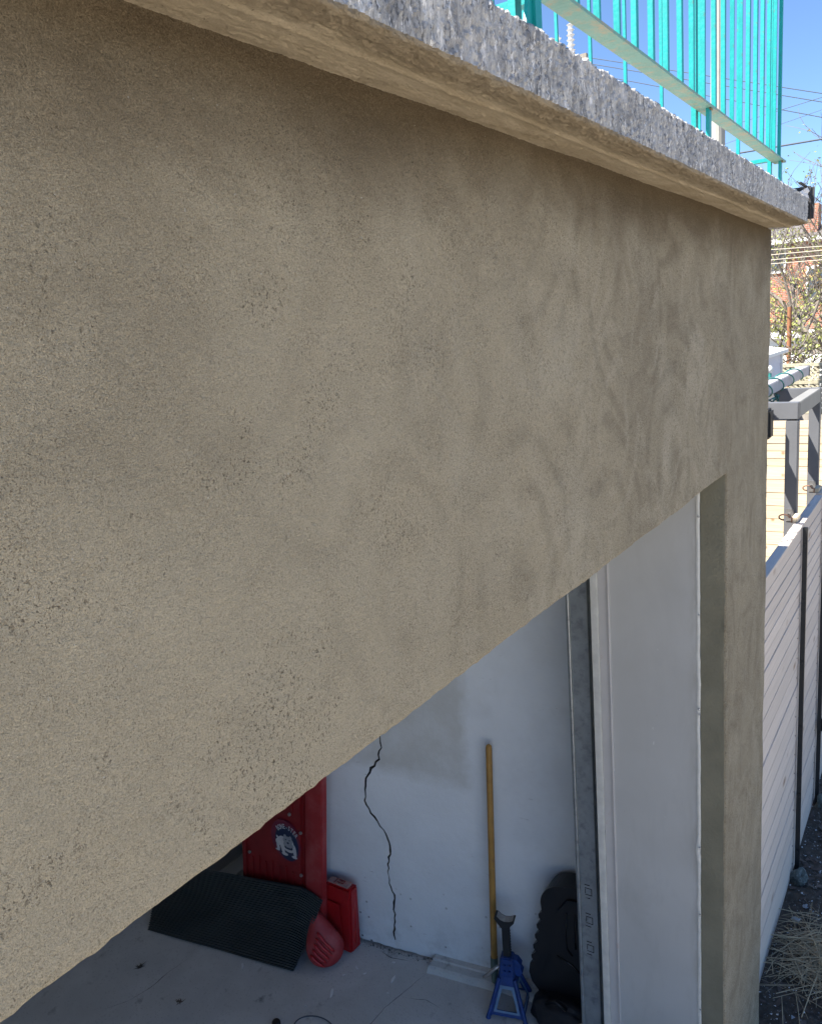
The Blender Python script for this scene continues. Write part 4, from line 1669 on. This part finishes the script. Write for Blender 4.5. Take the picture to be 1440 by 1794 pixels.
# ---- shed with pale siding
sh = thing('garden_shed', 'small shed with pale blue-grey siding and white corner trim, left of the lattice fence', 'shed', (10.4, 2.6, -0.1))
z = -0.1
i = 0
while z < 2.62:
    g = MB()
    z1 = min(2.66, z + 0.118)
    g.add([(9.5, 1.846, z), (11.15, 1.846, z), (11.15, 1.858, z1), (9.5, 1.858, z1), (9.5, 1.87, z), (11.15, 1.87, z), (11.15, 1.87, z1), (9.5, 1.87, z1)],
          [(0, 1, 2, 3), (0, 4, 5, 1), (3, 2, 6, 7), (0, 3, 7, 4), (1, 5, 6, 2)])
    part('siding_board', g, 'siding', sh)
    z += 0.12
g = MB()
g.box(9.5, 11.2, 1.871, 4.2, -0.1, 2.66)
part('wall', g, 'siding', sh)
g = MB()
g.box(11.152, 11.215, 1.835, 1.870, -0.1, 2.66)
g.box(9.4, 9.498, 1.85, 1.92, -0.1, 2.66)
part('corner_trim', g, 'white', sh)
g = MB()
g.hull8([(9.35, 1.78, 2.662), (11.28, 1.78, 2.662), (11.28, 4.3, 2.662), (9.35, 4.3, 2.662)], [(9.35, 1.78, 2.70), (11.28, 1.78, 2.70), (11.28, 4.3, 3.15), (9.35, 4.3, 3.15)])
part('roof', g, 'white', sh)

# ---- grey steel frame behind the fence
fr = thing('steel_frame', 'grey square steel pergola frame rising above the plank fence', 'pergola', (5.3, 1.2, -0.1))
for (x, y) in ((4.90, 0.745), (5.75, 0.745), (4.90, 2.4), (5.75, 2.4)):
    g = MB()
    g.box(x - 0.032, x + 0.032, y - 0.032, y + 0.032, -0.12, 2.59, 0.003)
    po = part('post', g, 'greysteel', fr)
    if y < 1:
        g = MB()
        g.box(x - 0.0365, x - 0.0325, y - 0.020, y + 0.020, 2.02, 2.09)
        part('bracket', g, 'silver', po)
        g = MB()
        g.tube([(x - 0.0375, y + 0.005, 2.06), (x - 0.045, y + 0.005, 2.06)], 0.007, 8)
        part('bolt', g, 'chrome', po)
g = MB()
g.box(4.868, 4.932, 0.713, 2.432, 2.598, 2.690, 0.003)
part('header', g, 'greysteel', fr)
g = MB()
g.box(5.718, 5.782, 0.713, 2.432, 2.591, 2.690, 0.003)
part('header', g, 'greysteel', fr)
g = MB()
g.box(4.9325, 5.7175, 0.713, 0.777, 2.600, 2.688, 0.003)
part('side_beam', g, simple('light_powder_coat', (0.24, 0.235, 0.22), 0.55, var=0.06), fr)
wb = thing('white_beam', 'pale grey-white beam laid across the steel frame, wrapped with string lights', 'beam', (5.8, 0.97, 2.69))
g = MB()
g.box(4.5, 6.85, 0.935, 1.005, 2.6905, 2.76, 0.004)
part('beam_body', g, 'beam', wb)
g = MB()
g.box(6.851, 6.86, 0.93, 1.01, 2.688, 2.763)
part('end_cap', g, 'greysteel', wb)
sl = thing('string_lights', 'dark teal string light cord looped around the white beam with hanging bulbs', 'string lights', (5.4, 0.93, 2.7))
g = MB()
path = []
for i in range(90):
    t = i / 89
    x = 4.75 + 1.75 * t
    a = t * 2 * math.pi * 4.5 + 1.0
    path.append((x, 0.970 + 0.052 * math.cos(a), 2.725 + 0.050 * math.sin(a)))
g.tube(path, 0.0045, 6)
part('cord', g, 'cord', sl, smooth=True)
g = MB()
r = random.Random(8)
for (x0, y0) in ((4.78, 0.93), (5.25, 0.93), (5.55, 0.95)):
    tangle = [(x0 + r.uniform(-.05, .05), y0 + r.uniform(-.03, .01), 2.67 - (0.012 * i if x0 < 5 else 0.003 * i) + r.uniform(-.02, .02)) for i in range(14)]
    g.tube(tangle, 0.004, 6)
part('cord_tangle', g, 'cord', sl, smooth=True)
g = MB()
g.box(4.76, 4.855, 0.835, 0.925, 2.50, 2.668, 0.012)
part('transformer_box', g, 'black', sl)
for (x, y, z, sgn) in ((4.80, 0.895, 2.505, -1), (5.65, 1.0, 2.775, 1), (5.08, 1.02, 2.775, 1), (5.30, 0.92, 2.64, -1), (5.92, 0.90, 2.66, -1)):
    g = MB()
    g.tube([(x, y, z), (x, y, z + sgn * 0.025)], 0.011, 10)
    soc = part('socket', g, 'cord', sl, smooth=True, autos=50)
    g = MB()
    g.tube([(x, y, z + sgn * 0.0255), (x, y, z + sgn * 0.040), (x, y, z + sgn * 0.056), (x, y, z + sgn * 0.070), (x, y, z + sgn * 0.076)], [0.010, 0.020, 0.021, 0.012, 0.003], 12)
    part('bulb', g, 'bulb', sl, smooth=True)

# ---- stone footing lumps at the post foot and stones in the soil
r = random.Random(21)


def stone(x, y, z, q, flat=0.6):
    bm = bmesh.new()
    bmesh.ops.create_icosphere(bm, subdivisions=3, radius=1)
    s0 = r.uniform(0, 99)
    for v in bm.verts:
        c = v.co.copy()
        f = 1 + 0.75 * nz(c.x * 1.2 + s0, c.y * 1.2, c.z * 1.2) + 0.35 * nz(c.x * 3 + s0, c.y * 3, c.z * 3)
        v.co = Vector((x + c.x * q * f, y + c.y * q * f * 0.8, z + c.z * q * f * flat))
    return MB().from_bm(bm)


for i, (x, y, q, lab) in enumerate([(4.62, 0.615, 0.055, 'mossy grey concrete lump at the foot of the first black fence post'),
                                    (4.40, 0.55, 0.016, 'small pale stone in the dirt nearest the first black fence post'),
                                    (4.26, 0.58, 0.022, 'flat bluish stone in the dirt below the first black fence post'),
                                    (5.50, 0.60, 0.05, 'grey stone lump at the foot of the farther fence post')]):
    tag(part('stone', stone(x, y, -0.09, q, 1.3 if q > 0.04 else 0.5), 'stone' if i in (0, 3) else 'pebble', smooth=True), lab, 'stone')

# soil litter: chips, pebbles, leaf bits (uncountable)
g = MB()
for i in range(1500):
    x, y = r.uniform(3.42, 6.2), r.uniform(0.05, 0.66)
    h = -0.105 + 0.03 * nz(x * 5, y * 5) + 0.018 * nz(x * 17, y * 17, 3) + 0.012 * nz(x * 40, y * 40, 7)
    q = r.uniform(0.0025, 0.009) * (1.5 if r.random() < .08 else 1)
    c = Vector((x, y, h + q * 0.4 + 0.002))
    vs = [c + Vector((r.uniform(-q, q), r.uniform(-q, q), r.uniform(-q, q) * .5)) for _ in range(4)]
    g.add(vs, [(0, 1, 2), (0, 2, 3), (0, 3, 1), (1, 3, 2)], 0 if r.random() < .5 else 1)
part('soil_chips', g, ['chip', 'pebble'], kind='stuff')
g = MB()
for i in range(500):
    x, y = r.uniform(3.42, 6.2), r.uniform(0.0, 0.68)
    h = -0.105 + 0.03 * nz(x * 5, y * 5) + 0.018 * nz(x * 17, y * 17, 3) + 0.012 * nz(x * 40, y * 40, 7)
    q = r.uniform(0.012, 0.04)
    a = r.uniform(0, 6.28)
    e1 = Vector((math.cos(a), math.sin(a), r.uniform(-.3, .5))) * q
    e2 = Vector((-math.sin(a), math.cos(a), r.uniform(-.4, .4))) * q * 0.4
    c = Vector((x, y, h + 0.012))
    g.add([c - e1, c - e2 * .9, c + e1 * .2 - e2, c + e1, c + e2 * .8, c - e1 * .5 + e2 * .7], [(0, 1, 5), (1, 2, 4, 5), (2, 3, 4)], 0)
part('leaf_litter', g, 'deadleaf', kind='stuff')
# straw clump
g = MB()
for i in range(270):
    cx, cy = 3.99 + r.gauss(0, 0.12), 0.47 + r.gauss(0, 0.075)
    a = r.uniform(-0.9, 0.9) + (math.pi / 2 if r.random() < .5 else -0.4)
    l = r.uniform(0.06, 0.20)
    z0 = -0.085 + r.uniform(0, 0.06)
    d = Vector((math.cos(a), math.sin(a), r.uniform(-.15, .22)))
    mid = Vector((cx, cy, z0)) + Vector((0, 0, r.uniform(0, .02)))
    w = r.choice((0.0007, 0.0010, 0.0014, 0.0024))
    g.tube([Vector((cx, cy, z0)) - d * l, mid, Vector((cx, cy, z0)) + d * l], [w, w, w * .5], 4, cap=False)
for (x, y, a, l) in ((3.55, 0.53, 0.2, 0.10), (3.60, 0.47, 0.25, 0.12), (4.2, 0.50, -1.9, 0.12), (4.3, 0.56, 2.2, 0.10)):
    d = Vector((math.cos(a), math.sin(a), 0.1)) * l
    p = Vector((x, y, -0.075))
    g.tube([p - d, p + Vector((0, 0, .015)), p + d], [0.002, 0.002, 0.001], 5)
part('straw', g, 'straw', kind='stuff')

# ================================================================== SKYLINE
# ---- utility pole seen through the railing
up = thing('utility_pole', 'tall pale grey utility pole seen through the teal railing', 'utility pole', (12, 2.812, -0.1))
g = MB()
g.tube([(12, 2.812, -0.2), (12, 2.812, 4), (12, 2.812, 9.5)], [0.115, 0.098, 0.080], 20)
part('pole_shaft', g, 'pole', up, smooth=True, autos=60)
g = MB()
g.box(11.86, 11.885, 2.765, 2.785, 3.0, 9.0)
part('conduit', g, 'pole', up)

ip = thing('insulator_pole', 'distant pole top with white porcelain insulators just above the concrete roof edge', 'utility pole', (18.0, 7.4, -0.1))
g = MB()
g.tube([(18.05, 7.42, -0.2), (18.05, 7.42, 8.9)], [0.13, 0.09], 12)
part('pole_shaft', g, 'pole', ip, smooth=True, autos=60)
g = MB()
g.box(17.99, 18.09, 6.9, 8.1, 8.72, 8.82)
part('crossarm', g, 'old_wood', ip)
for (y, z0, z1) in ((7.255, 8.825, 9.44), (7.556, 8.825, 9.30)):
    g = MB()
    pts_, rad = [], []
    z = z0
    i = 0
    while z < z1:
        pts_ += [(18.04, y, z), (18.04, y, z + 0.035), (18.04, y, z + 0.05)]
        rad += [0.05, 0.10 - 0.003 * i, 0.05]
        z += 0.10
        i += 1
    pts_.append((18.04, y, z1 + 0.04))
    rad.append(0.035)
    g.tube(pts_, rad, 12)
    part('insulator', g, 'porcelain', ip, smooth=True, autos=50)


def wire(pa, pb, rad, mat, label, group, sag=0.0):
    g = MB()
    pts_ = []
    pa, pb = Vector(pa), Vector(pb)
    for i in range(13):
        t = i / 12
        p = pa.lerp(pb, t)
        p.z -= sag * 4 * t * (1 - t)
        pts_.append(p)
    g.tube(pts_, rad * 0.7, 6)
    return tag(part('overhead_wire', g, mat, smooth=True), label, 'wire', group)


def ext(a, b, x, t0=-0.6, t1=1.6):
    a, b = Vector((x, *a)), Vector((x, *b))
    return a + (b - a) * t0, a + (b - a) * t1


SKYW = 'thin overhead wires crossing the blue sky'
for a, b, rd, lab in (((6.864, 8.719), (2.357, 7.04), .011, 'uppermost thin wire crossing the sky behind the railing'),
                      ((6.372, 8.416), (2.353, 6.892), .011, 'second thin wire from the top crossing the sky behind the railing'),
                      ((6.073, 8.096), (2.346, 6.625), .011, 'third thin wire from the top, sloping down to the right behind the railing'),
                      ((4.798, 7.066 - .35), (2.355, 6.975), .008, 'faint thin wire rising to the right past the end of the railing'),
                      ((4.9, 6.35), (2.349, 6.76), .006, 'faintest lower wire rising to the right behind the railing'),
                      ((3.648, 6.262), (2.336, 6.245), .024, 'thick dark cable crossing the sky just above the far railing corner')):
    wire(*ext(a, b, 18.0), rd, 'cable', lab, SKYW)
for i, (z0, z1) in enumerate(((4.226, 4.185), (4.139, 4.119), (4.052, 4.035), (3.985, 3.960))):
    wire(*ext((2.829, z0), (2.03, z1), 16.0, -2, 3), .0085, 'cable_pale',
         ['uppermost of four sunlit pale cables in front of the brick house', 'second of four sunlit pale cables in front of the brick house',
          'third of four sunlit pale cables in front of the brick house', 'lowest of four sunlit pale cables in front of the brick house'][i], 'sunlit cables before the brick house')

# ---- houses behind
hb = thing('brick_house', 'orange brick house with white trim behind the bare trees', 'house', (42, 8, -0.1))
g = MB()
g.box(38, 46, 4.0, 14.0, -0.2, 5.9)
part('wall', g, 'brick', hb)
g = MB()
g.hull8([(37.7, 3.7, 5.901), (46.3, 3.7, 5.901), (46.3, 14.3, 5.901), (37.7, 14.3, 5.901)], [(40.5, 6.2, 7.0), (43.5, 6.2, 7.0), (43.5, 11.8, 7.0), (40.5, 11.8, 7.0)])
part('roof', g, 'shingle', hb)
g = MB()
g.box(37.6, 37.72, 3.65, 14.3, 5.80, 5.95)
part('eaves_board', g, 'white', hb)
for (y, z0) in ((4.55, 3.55), (6.25, 4.75), (8.0, 3.5), (4.55, 1.0), (6.4, 1.2)):
    g = MB()
    w, h = 0.75, 1.15
    for (a, b, c, d) in ((y - .09, y, z0, z0 + h), (y + w, y + w + .09, z0, z0 + h), (y - .09, y + w + .09, z0 - .1, z0 - .001), (y - .09, y + w + .09, z0 + h + .001, z0 + h + .12)):
        g.box(37.93, 37.998, a, b, c, d)
    wo = part('window', g, 'white', hb)
    g = MB()
    g.box(37.97, 37.995, y + .002, y + w - .002, z0 + .002, z0 + h - .002)
    part('pane', g, 'window', wo)
g = MB()
g.box(38.4, 39.4, 5.05, 5.55, 5.95, 7.3)
part('chimney', g, 'brick', hb)

hb2 = thing('gabled_brick_house', 'red brick gabled house with a grey roof, farther back near the garage corner', 'house', (60, 14, -0.1))
g = MB()
g.box(55, 66, 9.0, 18.0, -0.2, 7.3)
part('wall', g, 'brick', hb2)
g = MB()
g.hull8([(54.6, 8.6, 7.301), (66.4, 8.6, 7.301), (66.4, 18.4, 7.301), (54.6, 18.4, 7.301)], [(54.6, 13.3, 9.6), (66.4, 13.3, 9.6), (66.4, 13.7, 9.6), (54.6, 13.7, 9.6)])
part('roof', g, 'shingle', hb2)
for y in (9.6, 11.4, 13.2):
    g = MB()
    g.box(54.93, 54.998, y, y + 1.0, 5.0, 6.5)
    wo = part('window', g, 'white', hb2)
    g = MB()
    g.box(54.90, 54.929, y + .12, y + .88, 5.12, 6.38)
    part('pane', g, 'window', wo)

lg = thing('low_garage', 'low white garage with a brown roof edge seen under the tree branches', 'garage', (26, 4, -0.1))
g = MB()
g.box(24, 28, 1.4, 7.0, -0.2, 2.42)
part('wall', g, 'white', lg)
g = MB()
g.box(23.8, 28.2, 1.2, 7.2, 2.421, 2.50)
part('roof', g, 'white', lg)
g = MB()
g.box(23.95, 23.998, 1.6, 2.9, -0.1, 1.95)
part('door', g, 'old_wood', lg)
g = MB()
g.box(23.9, 23.945, 3.0, 7.0, 2.02, 2.10)
part('trim_board', g, 'old_wood', lg)
vn = thing('parked_van', 'white van parked behind the lattice fence', 'van', (20.5, 2.0, -0.1))
g = MB()
out = [(0.9, 0.25), (5.3, 0.25), (5.35, 1.0), (5.0, 1.25), (4.3, 2.05), (1.0, 2.12), (0.88, 1.9)]
g.extrude(out, lambda u, z, d: (20 + d, u, z), 0.0, 1.9)
part('body', g, 'white', vn)
g = MB()
g.extrude([(4.25, 1.25), (4.8, 1.25), (4.2, 1.92), (3.6, 1.92), (3.6, 1.25)], lambda u, z, d: (20 - d, u, z), 0.005, 0.02)
part('side_window', g, 'window', vn)
for y in (1.7, 4.5):
    g = MB()
    g.tube([(20.02, y, 0.22), (19.96, y, 0.22)], 0.33, 20)
    w_ = part('wheel', g, 'black', vn)
rp = thing('orange_post', 'rusty orange post standing behind the fence below the cables', 'post', (17.0, 2.68, -0.1))
g = MB()
g.tube([(17.0, 2.68, -0.2), (17.0, 2.68, 3.22)], [0.042, 0.040], 10)
part('post_shaft', g, simple('rusty_orange_paint', (0.30, 0.13, 0.06), 0.7, var=0.15), rp, smooth=True, autos=40)


# ---- trees
def tree(name, label, base, height, trunk_r, seed, leafmat, nleaf, spread=0.55, levels=5, leaf=0.05, forks=3, lean=(0, 0), start=0.22, group='trees behind the fences'):
    r = random.Random(seed)
    t = thing(name, label, 'tree', base, group)
    mt, mbn, ml = MB(), MB(), MB()
    tips = []

    def grow(p, d, L, rad, lev, mb):
        pts_, rr = [p.copy()], [rad]
        k = 4 if lev < 3 else 3
        q = p.copy()
        dd = d.copy()
        for i in range(k):
            dd = (dd + Vector((r.gauss(0, .13), r.gauss(0, .13), r.gauss(0.03, .08)))).normalized()
            q = q + dd * L / k
            pts_.append(q.copy())
            rr.append(rad * (1 - 0.42 * (i + 1) / k))
        mb.tube(pts_, rr, 8 if lev == 0 else (5 if lev < 3 else 3), cap=False)
        if lev >= levels:
            tips.extend(pts_[1:])
            return
        if lev >= levels - 2:
            tips.extend(pts_[2:])
        n_ = forks + (1 if r.random() < .5 else 0)
        for j in range(n_):
            f = r.uniform(0.35, 1.0) if lev > 0 else r.uniform(0.55, 1.0)
            s_ = pts_[0].lerp(pts_[-1], f) if lev == 0 else pts_[min(k, max(1, int(f * k + .5)))]
            a = r.uniform(0, 2 * math.pi)
            side = Vector((math.cos(a), math.sin(a), r.uniform(-.1, .35)))
            nd = (dd * (1 - spread) + side * spread * r.uniform(.8, 1.4) + Vector((0, 0, .12))).normalized()
            grow(s_, nd, L * r.uniform(.58, .82), rad * 0.55, lev + 1, mbn)

    b = Vector(base)
    grow(b, Vector((lean[0], lean[1], 1)).normalized(), height * start, trunk_r, 0, mt)
    part('trunk', mt, 'bark', t, smooth=True)
    part('branches', mbn, 'twig', t, smooth=True)
    for i in range(nleaf):
        c = r.choice(tips) + Vector((r.gauss(0, .06), r.gauss(0, .06), r.gauss(0, .06)))
        e1 = Vector((r.gauss(0, 1), r.gauss(0, 1), r.gauss(0, 1))).normalized() * leaf * r.uniform(.5, 1.2)
        e2 = e1.cross(Vector((r.gauss(0, 1), r.gauss(0, 1), r.gauss(0, 1)))).normalized() * leaf * .45
        ml.add([c - e1, c - e2, c + e1, c + e2], [(0, 1, 2, 3)])
    if nleaf:
        part('crown', ml, leafmat, t)
    return t


tree('budding_tree', 'bare budding tree with a forked trunk rising just behind the lattice fence', (18, 2.50, -0.1), 7.0, 0.11, 4, 'leaf', 1400, spread=0.62, levels=4, leaf=0.04, forks=3, start=0.34)
tree('budding_tree', 'tall bare tree with sparse pale buds against the sky at the right edge', (22, 2.2, -0.1), 10.5, 0.12, 12, 'leaf', 1600, spread=0.5, levels=5, leaf=0.04, forks=3, start=0.30)
tree('budding_tree', 'yellow-green budding tree in front of the brick house, nearest the garage corner', (27, 4.6, -0.1), 8.0, 0.12, 31, 'leaf', 800, spread=0.6, levels=4, leaf=0.06, forks=3, start=0.28)
tree('budding_tree', 'orange-budded tree under the roof slab end in front of the brick house', (31, 4.6, -0.1), 9.5, 0.14, 45, 'leaf2', 800, spread=0.6, levels=4, leaf=0.08, forks=3, start=0.30)
